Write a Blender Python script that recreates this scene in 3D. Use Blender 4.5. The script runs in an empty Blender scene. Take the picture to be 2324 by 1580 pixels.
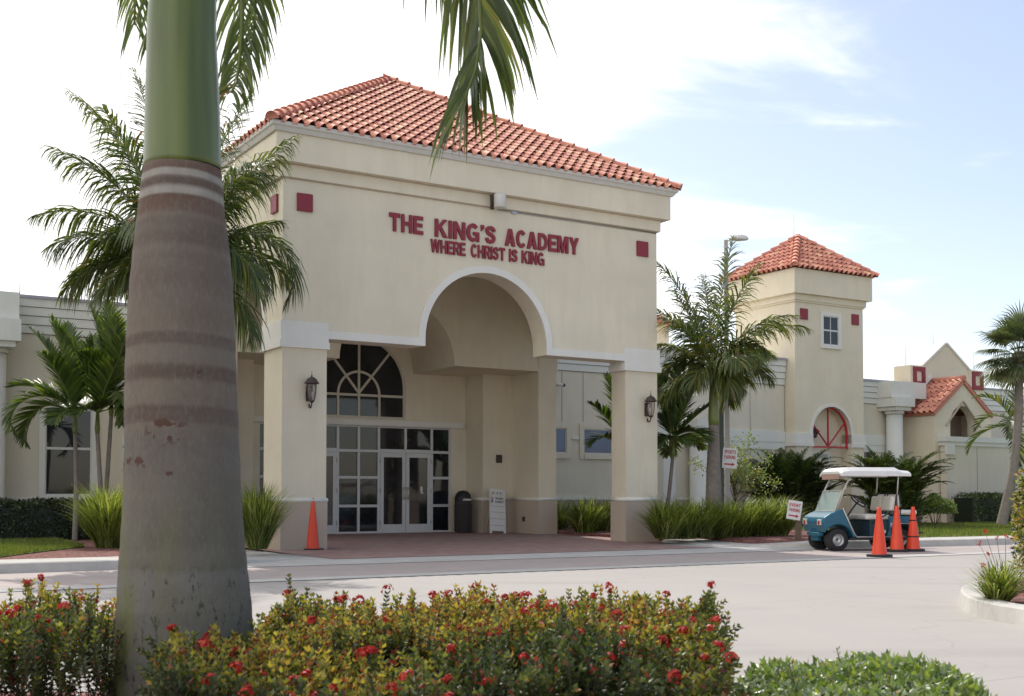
import bpy, bmesh, math, random
from mathutils import Vector, Matrix
R = math.radians
rnd = random.Random(7)
scene = bpy.context.scene
# ---------------------------------------------------------------- camera
F = 2720.0                      # focal length in units of a 2324 px wide picture
PITCH = R(1.9)
CH = 1.10                       # eye height
PY = 1036.0                     # row of the optical axis (2324 x 1580)
cam_d = bpy.data.cameras.new('camera'); cam = bpy.data.objects.new('camera', cam_d)
scene.collection.objects.link(cam); scene.camera = cam
cam.location = (0, 0, CH); cam.rotation_euler = (R(90) + PITCH, 0, 0)
cam_d.sensor_width = 36; cam_d.lens = F / 2324 * 36
cam_d.shift_y = (PY - 790) / 2324
cam_d.clip_end = 3000; cam_d.clip_start = 0.05
cam_d.dof.use_dof = True; cam_d.dof.focus_distance = 24; cam_d.dof.aperture_fstop = 7.1
# ---------------------------------------------------------------- light
BA = math.atan2(2720, 4378)     # heading of the facades
cu, su = math.cos(BA), math.sin(BA)
OX, OY = -4.56, 23.7            # front left pier corner
def bw(u, w, z=0.0):
    return Vector((OX + cu*u - su*w, OY + su*u + cu*w, z))
sd = Vector((cu*1.8 - su*7.4, su*1.8 + cu*7.4, 8.4)).normalized()
elev = math.asin(sd.z); azi = math.atan2(sd.x, sd.y)
world = bpy.data.worlds.new("World"); scene.world = world; world.use_nodes = True
nt = world.node_tree; nt.nodes.clear()
def wn(t): return nt.nodes.new(t)
wo = wn('ShaderNodeOutputWorld'); bg = wn('ShaderNodeBackground'); bg.inputs[1].default_value = 0.135
sky = wn('ShaderNodeTexSky'); sky.sky_type = 'NISHITA'; sky.sun_disc = False
sky.sun_elevation = elev; sky.sun_rotation = azi; sky.dust_density = 0.8; sky.air_density = 1.0; sky.ozone_density = 1.0
tc = wn('ShaderNodeTexCoord'); sep = wn('ShaderNodeSeparateXYZ'); nt.links.new(tc.outputs['Generated'], sep.inputs[0])
def wm(op, a, b=None, clamp=False):
    n = wn('ShaderNodeMath'); n.operation = op; n.use_clamp = clamp
    for i, v in enumerate((a, b)):
        if v is None: continue
        if isinstance(v, (int, float)): n.inputs[i].default_value = v
        else: nt.links.new(v, n.inputs[i])
    return n.outputs[0]
zz = wm('MAXIMUM', sep.outputs[2], 0.0)
den = wm('ADD', zz, 0.22)
cx = wm('DIVIDE', sep.outputs[0], den); cy = wm('DIVIDE', sep.outputs[1], den)
cmb = wn('ShaderNodeCombineXYZ'); nt.links.new(cx, cmb.inputs[0]); nt.links.new(cy, cmb.inputs[1]); cmb.inputs[2].default_value = 3.1
mp = wn('ShaderNodeMapping'); mp.inputs['Scale'].default_value = (1.0, 1.9, 1); mp.inputs['Rotation'].default_value = (0, 0, R(24)); nt.links.new(cmb.outputs[0], mp.inputs[0])
ns = wn('ShaderNodeTexNoise'); ns.inputs['Scale'].default_value = 1.5; ns.inputs['Detail'].default_value = 9; ns.inputs['Roughness'].default_value = 0.58; ns.inputs['Distortion'].default_value = 0.35
nt.links.new(mp.outputs[0], ns.inputs['Vector'])
# thin bright cloud thickens toward the sun (left); blue opens to the right
side = wm('MULTIPLY', sep.outputs[0], -1.8)
cov = wm('ADD', wm('ADD', wm('MULTIPLY', wm('SUBTRACT', ns.outputs['Fac'], 0.5), 2.3), side), 0.60)
low = wm('MULTIPLY', wm('SUBTRACT', 0.30, zz, True), 0.75)
cov = wm('ADD', cov, low)
mr = wn('ShaderNodeMapRange'); mr.interpolation_type = 'SMOOTHSTEP'
mr.inputs[1].default_value = 0.20; mr.inputs[2].default_value = 0.85; mr.inputs[3].default_value = 0.07; nt.links.new(cov, mr.inputs[0])
mx = wn('ShaderNodeMix'); mx.data_type = 'RGBA'
nt.links.new(mr.outputs[0], mx.inputs[0]); tn = wn('ShaderNodeMix'); tn.data_type = 'RGBA'; tn.blend_type = 'MULTIPLY'; tn.inputs[0].default_value = 1.0; nt.links.new(sky.outputs[0], tn.inputs[6]); tn.inputs[7].default_value = (1.0, 0.92, 0.92, 1); nt.links.new(tn.outputs[2], mx.inputs[6]); mx.inputs[7].default_value = (8.6, 8.5, 8.5, 1)
nt.links.new(mx.outputs[2], bg.inputs[0]); nt.links.new(bg.outputs[0], wo.inputs[0])
sun_d = bpy.data.lights.new('sun', 'SUN'); sun_d.energy = 2.8; sun_d.angle = R(0.5); sun_d.color = (1, 0.95, 0.87)
sun = bpy.data.objects.new('sun', sun_d); scene.collection.objects.link(sun)
sun.rotation_euler = sd.to_track_quat('Z', 'Y').to_euler(); sun.location = (0, 0, 60)
vs = scene.view_settings; vs.view_transform = 'Standard'; vs.look = 'None'; vs.exposure = 0.38; vs.gamma = 1
scene.cycles.max_bounces = 8; scene.cycles.diffuse_bounces = 4; scene.cycles.transmission_bounces = 4; scene.cycles.transparent_max_bounces = 6
scene.cycles.use_denoising = True
# ---------------------------------------------------------------- helpers
def ray(px, py):
    a = (px - 1162) / F; c = (PY - py) / F
    return Vector((a, math.cos(PITCH) - c*math.sin(PITCH), math.sin(PITCH) + c*math.cos(PITCH)))
def G(px, py, z=0.0):           # the place on a level of height z seen at a pixel
    d = ray(px, py); k = (z - CH) / d.z
    return Vector((d.x*k, d.y*k, z))
def D(px, py, Y):               # the place at a distance Y seen at a pixel
    d = ray(px, py); k = Y / d.y
    return Vector((d.x*k, Y, CH + d.z*k))
def toB(p):
    dx, dy = p.x - OX, p.y - OY
    return (cu*dx + su*dy, -su*dx + cu*dy)
C = scene.collection
OFF = {}
class MB:
    def __init__(s): s.v = []; s.f = []; s.a = []; s.sm = []
    def add(s, vs, fs, var=0.5, smooth=False):
        o = len(s.v); s.v.extend(vs)
        for f in fs:
            s.f.append(tuple(i+o for i in f)); s.a.append(var); s.sm.append(smooth)
    def box(s, x0, x1, y0, y1, z0, z1, var=0.5, M=None):
        vs = [(x, y, z) for z in (z0, z1) for y in (y0, y1) for x in (x0, x1)]
        if M: vs = [tuple(M @ Vector(p)) for p in vs]
        s.add(vs, [(0,2,3,1),(4,5,7,6),(0,1,5,4),(2,6,7,3),(0,4,6,2),(1,3,7,5)], var)
    def prism(s, pts, a, b, axis='y', var=0.5, M=None, smooth=False):
        # pts in the plane across the axis: 'y' -> (x,z), 'x' -> (y,z), 'z' -> (x,y)
        n = len(pts)
        def mk(p, t):
            if axis == 'y': return (p[0], t, p[1])
            if axis == 'x': return (t, p[0], p[1])
            return (p[0], p[1], t)
        vs = [mk(p, a) for p in pts] + [mk(p, b) for p in pts]
        if M: vs = [tuple(M @ Vector(p)) for p in vs]
        fs = [tuple(range(n)), tuple(range(2*n-1, n-1, -1))]
        fs += [(i, i+n, (i+1) % n + n, (i+1) % n) for i in range(n)]
        s.add(vs, fs, var, smooth)
    def lathe(s, prof, c=(0,0,0), seg=20, var=0.5, smooth=True, M=None, cap=True):
        vs = []; fs = []
        for r, z in prof:
            for k in range(seg):
                t = 2*math.pi*k/seg
                vs.append((c[0]+r*math.cos(t), c[1]+r*math.sin(t), c[2]+z))
        for j in range(len(prof)-1):
            for k in range(seg):
                k2 = (k+1) % seg
                fs.append((j*seg+k, j*seg+k2, (j+1)*seg+k2, (j+1)*seg+k))
        if M: vs = [tuple(M @ Vector(p)) for p in vs]
        s.add(vs, fs, var, smooth)
        if cap:
            o = len(s.v) - len(vs)
            s.f.append(tuple(o+k for k in range(seg-1, -1, -1))); s.a.append(var); s.sm.append(False)
            s.f.append(tuple(o+(len(prof)-1)*seg+k for k in range(seg))); s.a.append(var); s.sm.append(False)
    def tube(s, pts, rad, seg=8, var=0.5, smooth=True, cap=True):
        pts = [Vector(p) for p in pts]
        if isinstance(rad, (int, float)): rad = [rad]*len(pts)
        vs = []; fs = []; prev = None
        for i, p in enumerate(pts):
            t = (pts[min(i+1, len(pts)-1)] - pts[max(i-1, 0)])
            if t.length < 1e-9: t = Vector((0,0,1))
            t.normalize()
            if prev is None:
                a = t.cross(Vector((0,0,1)))
                if a.length < 0.1: a = t.cross(Vector((1,0,0)))
            else: a = prev - t*prev.dot(t)
            a.normalize(); prev = a; b = t.cross(a)
            for k in range(seg):
                th = 2*math.pi*k/seg
                vs.append(tuple(p + (a*math.cos(th) + b*math.sin(th))*rad[i]))
        for j in range(len(pts)-1):
            for k in range(seg):
                k2 = (k+1) % seg
                fs.append((j*seg+k, j*seg+k2, (j+1)*seg+k2, (j+1)*seg+k))
        s.add(vs, fs, var, smooth)
        if cap:
            o = len(s.v) - len(vs)
            s.f.append(tuple(o+k for k in range(seg-1, -1, -1))); s.a.append(var); s.sm.append(False)
            s.f.append(tuple(o+(len(pts)-1)*seg+k for k in range(seg))); s.a.append(var); s.sm.append(False)
    def build(s, name, m, parent=None, bevel=0, fixn=False):
        me = bpy.data.meshes.new(name)
        off = OFF.get(parent.name, (0,0)) if parent else (0,0)
        p0 = parent
        while p0 is not None and p0.name not in OFF and p0.parent: p0 = p0.parent; off = OFF.get(p0.name, (0,0))
        vs = s.v if off == (0,0) else [(x-off[0], y-off[1], z) for x, y, z in s.v]
        me.from_pydata(vs, [], s.f)
        at = me.attributes.new('var', 'FLOAT', 'FACE'); at.data.foreach_set('value', s.a)
        me.polygons.foreach_set('use_smooth', s.sm)
        if fixn:
            b = bmesh.new(); b.from_mesh(me); bmesh.ops.recalc_face_normals(b, faces=b.faces); b.to_mesh(me); b.free()
        me.materials.append(m)
        o = bpy.data.objects.new(name, me); C.objects.link(o)
        if parent: o.parent = parent
        if bevel:
            md = o.modifiers.new('bevel', 'BEVEL'); md.width = bevel; md.segments = 2; md.limit_method = 'ANGLE'
        return o
def tag(o, label=None, cat=None, group=None, kind=None):
    if label: o['label'] = label
    if cat: o['category'] = cat
    if group: o['group'] = group
    if kind: o['kind'] = kind
    return o
def thing(name, label, cat, loc=(0,0,0), rz=0.0, group=None):
    o = bpy.data.objects.new(name, None); C.objects.link(o); o.empty_display_size = 0.3
    o.location = loc; o.rotation_euler = (0, 0, rz)
    return tag(o, label, cat, group)
def bthing(name, label, cat, u, w, group=None, z=0.0):      # a thing in the frame of the facades
    o = thing(name, label, cat, bw(u, w, z), BA, group); OFF[o.name] = (u, w); return o
def copy_tree(o, parent=None):
    c = o.copy(); C.objects.link(c); c.parent = parent
    for ch in list(o.children): copy_tree(ch, c)
    return c
# ---------------------------------------------------------------- materials
def newmat(name):
    m = bpy.data.materials.new(name); m.use_nodes = True; n = m.node_tree
    return m, n, n.nodes['Principled BSDF']
def mixc(n, fac, a, b, mode='MIX'):
    x = n.nodes.new('ShaderNodeMix'); x.data_type = 'RGBA'; x.blend_type = mode
    for i, v in ((0, fac), (6, a), (7, b)):
        if isinstance(v, (int, float)): x.inputs[i].default_value = v
        elif isinstance(v, tuple): x.inputs[i].default_value = v if len(v) == 4 else v + (1,)
        else: n.links.new(v, x.inputs[i])
    return x.outputs[2]
def noise(n, scale, detail=4, rough=0.6, vec=None, stretch=None, dist=0):
    t = n.nodes.new('ShaderNodeTexNoise'); t.inputs['Scale'].default_value = scale
    t.inputs['Detail'].default_value = detail; t.inputs['Roughness'].default_value = rough; t.inputs['Distortion'].default_value = dist
    c = n.nodes.new('ShaderNodeTexCoord'); src = vec or c.outputs['Object']
    if stretch:
        mp = n.nodes.new('ShaderNodeMapping'); mp.inputs['Scale'].default_value = stretch; n.links.new(src, mp.inputs[0]); src = mp.outputs[0]
    n.links.new(src, t.inputs['Vector']); return t.outputs['Fac']
def rampf(n, fac, lo, hi, a=0.0, b=1.0):
    m = n.nodes.new('ShaderNodeMapRange'); m.inputs[1].default_value = lo; m.inputs[2].default_value = hi
    m.inputs[3].default_value = a; m.inputs[4].default_value = b; n.links.new(fac, m.inputs[0]); return m.outputs[0]
def ramp(n, fac, stops, interp='LINEAR'):
    r = n.nodes.new('ShaderNodeValToRGB'); e = r.color_ramp; e.interpolation = interp
    while len(e.elements) > 1: e.elements.remove(e.elements[0])
    e.elements[0].position = stops[0][0]; e.elements[0].color = tuple(stops[0][1]) + (1,)
    for p, c in stops[1:]:
        x = e.elements.new(p); x.color = tuple(c) + (1,)
    n.links.new(fac, r.inputs[0]); return r.outputs[0]
def bump(n, p, h, strength=0.2, dist=0.01):
    b = n.nodes.new('ShaderNodeBump'); b.inputs['Strength'].default_value = strength; b.inputs['Distance'].default_value = dist
    n.links.new(h, b.inputs['Height']); n.links.new(b.outputs[0], p.inputs['Normal'])
def plain(name, col, rough=0.6, metal=0.0, var=0.08, scale=6.0, spec=0.5, bmp=0.0):
    m, n, p = newmat(name)
    dk = tuple(c*(1-var*2) for c in col); f = rampf(n, noise(n, scale, 5), 0.3, 0.7)
    n.links.new(mixc(n, f, dk, col), p.inputs['Base Color'])
    p.inputs['Roughness'].default_value = rough; p.inputs['Metallic'].default_value = metal; p.inputs['Specular IOR Level'].default_value = spec
    if bmp: bump(n, p, noise(n, 90, 3), bmp, 0.004)
    return m
def stucco(name, col, dirt=0.12):
    m, n, p = newmat(name)
    a = rampf(n, noise(n, 0.7, 6, 0.62), 0.3, 0.7)
    b = rampf(n, noise(n, 3.0, 5, 0.6, stretch=(1.6, 1.6, 0.22)), 0.45, 0.85)
    c1 = mixc(n, a, tuple(c*(1-dirt) for c in col), tuple(min(1, c*1.03) for c in col))
    c2 = mixc(n, b, c1, tuple(c*(1-dirt*.8)*k for c, k in zip(col, (1, .985, .96))))
    n.links.new(c2, p.inputs['Base Color']); p.inputs['Roughness'].default_value = 0.92; p.inputs['Specular IOR Level'].default_value = 0.2
    bump(n, p, noise(n, 55, 6, 0.7), 0.35, 0.006)
    return m
def leafmat(name, stops, trans=0.35, gloss=0.25, tint=(1.15, 1.2, 0.5)):
    m, n, p = newmat(name); at = n.nodes.new('ShaderNodeAttribute'); at.attribute_name = 'var'
    nz = rampf(n, noise(n, 1.3, 3), 0.25, 0.75, -0.10, 0.10)
    ad = n.nodes.new('ShaderNodeMath'); ad.operation = 'ADD'; n.links.new(at.outputs['Fac'], ad.inputs[0]); n.links.new(nz, ad.inputs[1])
    col = ramp(n, ad.outputs[0], stops)
    n.links.new(col, p.inputs['Base Color']); p.inputs['Roughness'].default_value = 0.42; p.inputs['Specular IOR Level'].default_value = gloss*2
    tr = n.nodes.new('ShaderNodeBsdfTranslucent')
    t2 = mixc(n, 1.0, col, tint, 'MULTIPLY')
    n.links.new(t2, tr.inputs[0]); ms = n.nodes.new('ShaderNodeMixShader'); ms.inputs[0].default_value = trans
    n.links.new(p.outputs[0], ms.inputs[1]); n.links.new(tr.outputs[0], ms.inputs[2])
    n.links.new(ms.outputs[0], n.nodes['Material Output'].inputs[0]); return m
M = {}
M['wall'] = stucco('cream_stucco', (0.745, 0.68, 0.535))
M['base'] = stucco('tan_stucco', (0.50, 0.42, 0.34))
M['white'] = stucco('white_stucco', (0.76, 0.745, 0.69), 0.09)
M['wing'] = stucco('wing_stucco', (0.68, 0.635, 0.52), 0.09)
M['band'] = stucco('pale_band_stucco', (0.70, 0.71, 0.66), 0.07)
M['red'] = plain('maroon_paint', (0.25, 0.022, 0.038), 0.5, var=0.05)
M['redframe'] = plain('red_frame_paint', (0.50, 0.03, 0.045), 0.4, var=0.04)
M['gutter'] = plain('gutter_metal', (0.62, 0.60, 0.55), 0.5, var=0.05)
M['frame'] = plain('white_aluminium', (0.60, 0.61, 0.60), 0.4, var=0.03)
M['creamframe'] = plain('cream_frame', (0.60, 0.56, 0.46), 0.5, var=0.03)
M['steel'] = plain('steel', (0.45, 0.45, 0.45), 0.3, 1.0, 0.05)
M['dark'] = plain('dark_joint', (0.17, 0.165, 0.155), 0.8)
M['black'] = plain('black_plastic', (0.018, 0.018, 0.02), 0.55, var=0.1)
M['bronze'] = plain('weathered_bronze', (0.115, 0.085, 0.075), 0.55, 0.5, 0.2, 25)
M['concrete_pole'] = plain('pole_concrete', (0.46, 0.44, 0.40), 0.85, var=0.08, scale=3)
def glassmat(name, col=(0.012, 0.013, 0.016), rough=0.04):
    m, n, p = newmat(name); n.links.new(mixc(n, rampf(n, noise(n, 0.9, 3), .4, .6), col, tuple(c*1.8 for c in col)), p.inputs['Base Color'])
    p.inputs['Roughness'].default_value = rough; p.inputs['Specular IOR Level'].default_value = 0.6
    bump(n, p, noise(n, 1.2, 2), 0.05, 0.02); return m
M['glass'] = glassmat('dark_glass')
M['blueglass'] = glassmat('blue_glass', (0.02, 0.05, 0.13), 0.03)
def tilemat():
    m, n, p = newmat('clay_tile'); at = n.nodes.new('ShaderNodeAttribute'); at.attribute_name = 'var'
    c = ramp(n, at.outputs['Fac'], [(0, (0.47, 0.17, 0.12)), (0.5, (0.62, 0.255, 0.17)), (0.9, (0.72, 0.34, 0.22)), (1, (0.78, 0.46, 0.29))])
    f = rampf(n, noise(n, 5, 6, 0.7), 0.4, 0.75, 0, 0.45)
    n.links.new(mixc(n, f, c, (0.46, 0.19, 0.14)), p.inputs['Base Color']); p.inputs['Roughness'].default_value = 0.75
    bump(n, p, noise(n, 60, 4), 0.2, 0.004); return m
M['tile'] = tilemat()
def groundmat():
    m, n, p = newmat('lot_concrete')
    a = rampf(n, noise(n, 0.22, 6, 0.6), 0.3, 0.7); b = rampf(n, noise(n, 1.6, 6, 0.65), 0.35, 0.75)
    c = mixc(n, a, (0.345, 0.318, 0.292), (0.40, 0.37, 0.342)); c = mixc(n, mixc(n, b, (0,0,0), (.35,.35,.35)), c, (0.33, 0.31, 0.295))
    s = rampf(n, noise(n, 0.55, 4, 0.5, stretch=(0.35, 3.2, 1), dist=1.0), 0.60, 0.72, 0, 0.28)
    c = mixc(n, s, c, (0.28, 0.26, 0.245))
    c = mixc(n, rampf(n, noise(n, 60, 3), 0.3, 0.7, 0, 0.25), c, (0.31, 0.29, 0.27))
    wv = n.nodes.new('ShaderNodeTexWave'); wv.wave_type = 'RINGS'; wv.inputs['Scale'].default_value = .09; wv.inputs['Distortion'].default_value = 2.2; wv.inputs['Detail'].default_value = 3; wv.inputs['Detail Scale'].default_value = .6
    c0_ = n.nodes.new('ShaderNodeTexCoord'); m0_ = n.nodes.new('ShaderNodeMapping'); m0_.inputs['Location'].default_value = (9, -3, 0); n.links.new(c0_.outputs['Object'], m0_.inputs[0]); n.links.new(m0_.outputs[0], wv.inputs['Vector'])
    q_ = n.nodes.new('ShaderNodeMath'); q_.operation = 'MULTIPLY'; n.links.new(rampf(n, wv.outputs['Fac'], .93, 1.0, 0, .30), q_.inputs[0]); n.links.new(rampf(n, noise(n, .5, 4), .4, .65), q_.inputs[1])
    c = mixc(n, q_.outputs[0], c, (0.20, 0.185, 0.17))
    sp1 = rampf(n, noise(n, 2.3, 2, .4), .70, .76, 0, .35); c = mixc(n, sp1, c, (0.22, 0.205, 0.19))
    vo = n.nodes.new('ShaderNodeTexVoronoi'); vo.feature = 'DISTANCE_TO_EDGE'; vo.inputs['Scale'].default_value = .21
    nz_ = n.nodes.new('ShaderNodeTexNoise'); nz_.inputs['Scale'].default_value = 1.1; nz_.inputs['Detail'].default_value = 6; n.links.new(c0_.outputs['Object'], nz_.inputs['Vector'])
    va = n.nodes.new('ShaderNodeVectorMath'); va.operation = 'MULTIPLY_ADD'; n.links.new(nz_.outputs['Color'], va.inputs[0]); va.inputs[1].default_value = (1.3, 1.3, 0); n.links.new(c0_.outputs['Object'], va.inputs[2]); n.links.new(va.outputs[0], vo.inputs['Vector'])
    q2 = n.nodes.new('ShaderNodeMath'); q2.operation = 'MULTIPLY'; n.links.new(rampf(n, vo.outputs['Distance'], .0010, .0030, .28, 0), q2.inputs[0]); n.links.new(rampf(n, noise(n, .35, 3), .45, .6), q2.inputs[1])
    c = mixc(n, q2.outputs[0], c, (0.16, 0.145, 0.13))
    # saw-cut joints in a large grid
    co = n.nodes.new('ShaderNodeTexCoord'); mp = n.nodes.new('ShaderNodeMapping'); mp.inputs['Rotation'].default_value = (0, 0, -BA); n.links.new(co.outputs['Object'], mp.inputs[0])
    br = n.nodes.new('ShaderNodeTexBrick'); br.offset = 0; br.inputs['Scale'].default_value = 1; br.inputs['Brick Width'].default_value = 5.2; br.inputs['Row Height'].default_value = 4.6
    br.inputs['Mortar Size'].default_value = 0.011; br.inputs['Mortar Smooth'].default_value = 0.3
    br.inputs['Color1'].default_value = br.inputs['Color2'].default_value = (0,0,0,1); br.inputs['Mortar'].default_value = (.45,.45,.45,1)
    n.links.new(mp.outputs[0], br.inputs[0]); c = mixc(n, br.outputs[0], c, (0.20, 0.18, 0.165))
    n.links.new(c, p.inputs['Base Color']); p.inputs['Roughness'].default_value = 0.9
    bump(n, p, noise(n, 120, 4), 0.3, 0.004); return m
M['lot'] = groundmat()
M['curb'] = plain('curb_concrete', (0.54, 0.52, 0.48), 0.9, var=0.12, scale=2.5, bmp=0.3)
M['ribbon'] = plain('ribbon_concrete', (0.50, 0.49, 0.46), 0.9, var=0.10, scale=1.4, bmp=0.3)
def brickmat(name, c1, c2, mortar, bwid=0.22, bh=0.11):
    m, n, p = newmat(name)
    co = n.nodes.new('ShaderNodeTexCoord')
    br = n.nodes.new('ShaderNodeTexBrick'); br.inputs['Scale'].default_value = 1; br.inputs['Brick Width'].default_value = bwid; br.inputs['Row Height'].default_value = bh
    br.inputs['Mortar Size'].default_value = 0.006; br.inputs['Bias'].default_value = 0.0
    br.inputs['Color1'].default_value = c1+(1,); br.inputs['Color2'].default_value = c2+(1,); br.inputs['Mortar'].default_value = mortar+(1,)
    n.links.new(co.outputs['Object'], br.inputs[0])
    c = mixc(n, rampf(n, noise(n, 1.1, 5), 0.35, 0.7, 0, 0.5), br.outputs[0], tuple((a+b)/2*0.8 for a, b in zip(c1, c2)))
    n.links.new(c, p.inputs['Base Color']); p.inputs['Roughness'].default_value = 0.85; bump(n, p, br.outputs['Fac'], -0.3, 0.004); return m
M['brick'] = brickmat('plaza_brick', (0.27, 0.145, 0.125), (0.38, 0.26, 0.235), (0.25, 0.19, 0.175))
M['lane'] = brickmat('lane_brick', (0.37, 0.315, 0.295), (0.42, 0.36, 0.335), (0.33, 0.29, 0.27))
def mulchmat():
    m, n, p = newmat('red_mulch')
    v = n.nodes.new('ShaderNodeTexVoronoi'); v.inputs['Scale'].default_value = 28; co = n.nodes.new('ShaderNodeTexCoord'); n.links.new(co.outputs['Object'], v.inputs['Vector'])
    sp = n.nodes.new('ShaderNodeSeparateColor'); n.links.new(v.outputs['Color'], sp.inputs[0])
    c = ramp(n, sp.outputs[0], [(0, (0.05, 0.02, 0.016)), (0.5, (0.16, 0.05, 0.04)), (1, (0.32, 0.15, 0.13))])
    n.links.new(c, p.inputs['Base Color']); p.inputs['Roughness'].default_value = 0.95; bump(n, p, v.outputs['Distance'], 0.8, 0.02); return m
M['mulch'] = mulchmat()
def lawnmat():
    m, n, p = newmat('lawn_soil')
    c = ramp(n, noise(n, 9, 6, 0.7), [(0.3, (0.07, 0.10, 0.02)), (0.5, (0.13, 0.17, 0.03)), (0.75, (0.24, 0.23, 0.07))])
    n.links.new(c, p.inputs['Base Color']); p.inputs['Roughness'].default_value = 0.95; bump(n, p, noise(n, 40, 4), 0.6, 0.03); return m
M['lawn'] = lawnmat()
M['blade'] = leafmat('grass_blade', [(0, (0.06, 0.10, 0.015)), (0.5, (0.13, 0.19, 0.03)), (1, (0.30, 0.28, 0.09))], 0.4)
M['palm'] = leafmat('palm_leaf', [(0, (0.036, 0.060, 0.020)), (0.45, (0.070, 0.105, 0.028)), (0.8, (0.14, 0.18, 0.04)), (0.93, (0.26, 0.22, 0.04)), (1, (0.22, 0.12, 0.05))], 0.42, 0.4)
M['palmlight'] = leafmat('young_palm_leaf', [(0, (0.03, 0.055, 0.014)), (0.5, (0.07, 0.12, 0.02)), (1, (0.16, 0.21, 0.04))], 0.45, 0.45)
M['deadfrond'] = leafmat('dry_frond', [(0, (0.12, 0.05, 0.04)), (1, (0.24, 0.13, 0.09))], 0.25, 0.1, (1, .8, .6))
M['sabal'] = leafmat('fan_leaf', [(0, (0.05, 0.075, 0.03)), (0.6, (0.11, 0.14, 0.06)), (1, (0.26, 0.24, 0.12))], 0.3, 0.35)
M['grassy'] = leafmat('tall_grass', [(0, (0.05, 0.08, 0.022)), (0.45, (0.23, 0.29, 0.06)), (1, (0.56, 0.54, 0.26))], 0.62, 0.5)
M['areca'] = leafmat('shrub_leaf', [(0, (0.022, 0.04, 0.014)), (0.6, (0.06, 0.095, 0.025)), (1, (0.20, 0.24, 0.06))], 0.35, 0.35)
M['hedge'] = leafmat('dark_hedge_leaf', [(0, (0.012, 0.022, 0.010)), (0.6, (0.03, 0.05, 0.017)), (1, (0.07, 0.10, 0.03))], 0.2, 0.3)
M['ixora'] = leafmat('ixora_leaf', [(0, (0.026, 0.045, 0.018)), (0.25, (0.065, 0.095, 0.026)), (0.40, (0.17, 0.20, 0.04)), (0.60, (0.46, 0.43, 0.07)), (0.76, (0.42, 0.29, 0.06)), (0.86, (0.28, 0.085, 0.04)), (1, (0.24, 0.035, 0.03))], 0.45, 0.3, (1.15, 1.1, .6))
M['lime'] = leafmat('lime_leaf', [(0, (0.08, 0.13, 0.04)), (0.5, (0.20, 0.29, 0.07)), (0.85, (0.33, 0.38, 0.09)), (1, (0.42, 0.26, 0.10))], 0.42, 0.8)
M['petal'] = leafmat('red_petal', [(0, (0.32, 0.018, 0.018)), (0.6, (0.52, 0.035, 0.03)), (1, (0.64, 0.11, 0.06))], 0.3, 0.1, (1.2, .6, .6))
M['stem'] = plain('brown_stem', (0.13, 0.09, 0.06), 0.9, var=0.2, scale=20)
M['trunk'] = plain('grey_palm_trunk', (0.25, 0.215, 0.185), 0.9, var=0.15, scale=8, bmp=0.5)
M['green_shaft'] = plain('green_crownshaft', (0.17, 0.21, 0.055), 0.45, var=0.12, scale=3)
# ================================================================ setting
def struct(name, mb, m, kind='structure', inB=True, **k):
    o = mb.build(name, m, None, **k)
    if inB: o.location = bw(0, 0); o.rotation_euler = (0, 0, BA)
    o['kind'] = kind; return o
def sheet(pts, z): 
    mb = MB(); mb.add([(x, y, z) if not callable(z) else (x, y, z(x, y)) for x, y in pts], [tuple(range(len(pts)))]); return mb
g = MB(); g.add([(-900, -60, 0), (900, -60, 0), (900, 1500, 0), (-900, 1500, 0)], [(0,1,2,3)])
struct('ground', g, M['lot'], inB=False)
# brick lane in front of the building, with a flush concrete ribbon on the lot side
struct('brick_lane', sheet([(-40,-7.15), (60,-7.75), (60,-4.2), (-40,-4.2)], 0.004), M['lane'])
struct('lane_ribbon', sheet([(-40,-7.6), (60,-8.2), (60,-7.75), (-40,-7.15)], 0.008), M['ribbon'])
pz = lambda u, w: 0.010 + max(0, w+1.5)/8.2*0.10
struct('concrete_apron', sheet([(-2.6,-4.75), (8.9,-5.0), (10.4,-4.9), (10.4,-1.0), (-2.6,-1.0)], 0.010), M['ribbon'])
pl = MB()
pl.add([(-0.3,-3.3,.016), (8.4,-3.3,.016), (8.4,-1.5,.016), (-0.3,-1.5,.016)], [(0,1,2,3)])
pl.add([(-0.3,-1.5,.016), (8.4,-1.5,.016), (9.6,0,.03), (9.6,6.9,.11), (-0.3,6.9,.11)], [(0,1,2,3,4)])
struct('plaza', pl, M['brick'])
# planting beds with kerb: left and right of the entrance
def smooth_poly(pts, it=2):
    for _ in range(it):
        q = []
        for i in range(len(pts)-1):
            a, b = pts[i], pts[i+1]
            q += [(a[0]*.75+b[0]*.25, a[1]*.75+b[1]*.25), (a[0]*.25+b[0]*.75, a[1]*.25+b[1]*.75)]
        pts = [pts[0]] + q + [pts[-1]]
    return pts
def offset(pts, d):
    out = []
    for i, p in enumerate(pts):
        a = Vector(pts[max(i-1,0)]); b = Vector(pts[min(i+1,len(pts)-1)]); t = (b-a).normalized()
        out.append((p[0]-t.y*d, p[1]+t.x*d))
    return out
def strip(mb, a, b, za, zb):
    n = len(a); mb.add([(p[0],p[1],z) for p, z in zip(a, za)] + [(p[0],p[1],z) for p, z in zip(b, zb)], [(i, i+1, n+i+1, n+i) for i in range(n-1)], smooth=False)
def kerb(name, line, h, width):
    mb = MB(); n = len(line); o1 = offset(line, 0.03); o2 = offset(line, width); 
    strip(mb, line, o1, [0.004]*n, [x-0.015 for x in h])
    strip(mb, o1, offset(line, 0.055), [x-0.015 for x in h], h)
    strip(mb, offset(line, 0.055), o2, h, h); strip(mb, o2, o2, h, [0]*n)
    return struct(name, mb, M['curb'])
LW = smooth_poly([(-40,-4.15), (-12,-4.2), (-4.6,-4.3), (-2.6,-4.1), (-1.2,-3.4), (-0.55,-2.2), (-0.35,-1.0), (-0.3,-0.1)])
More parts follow.
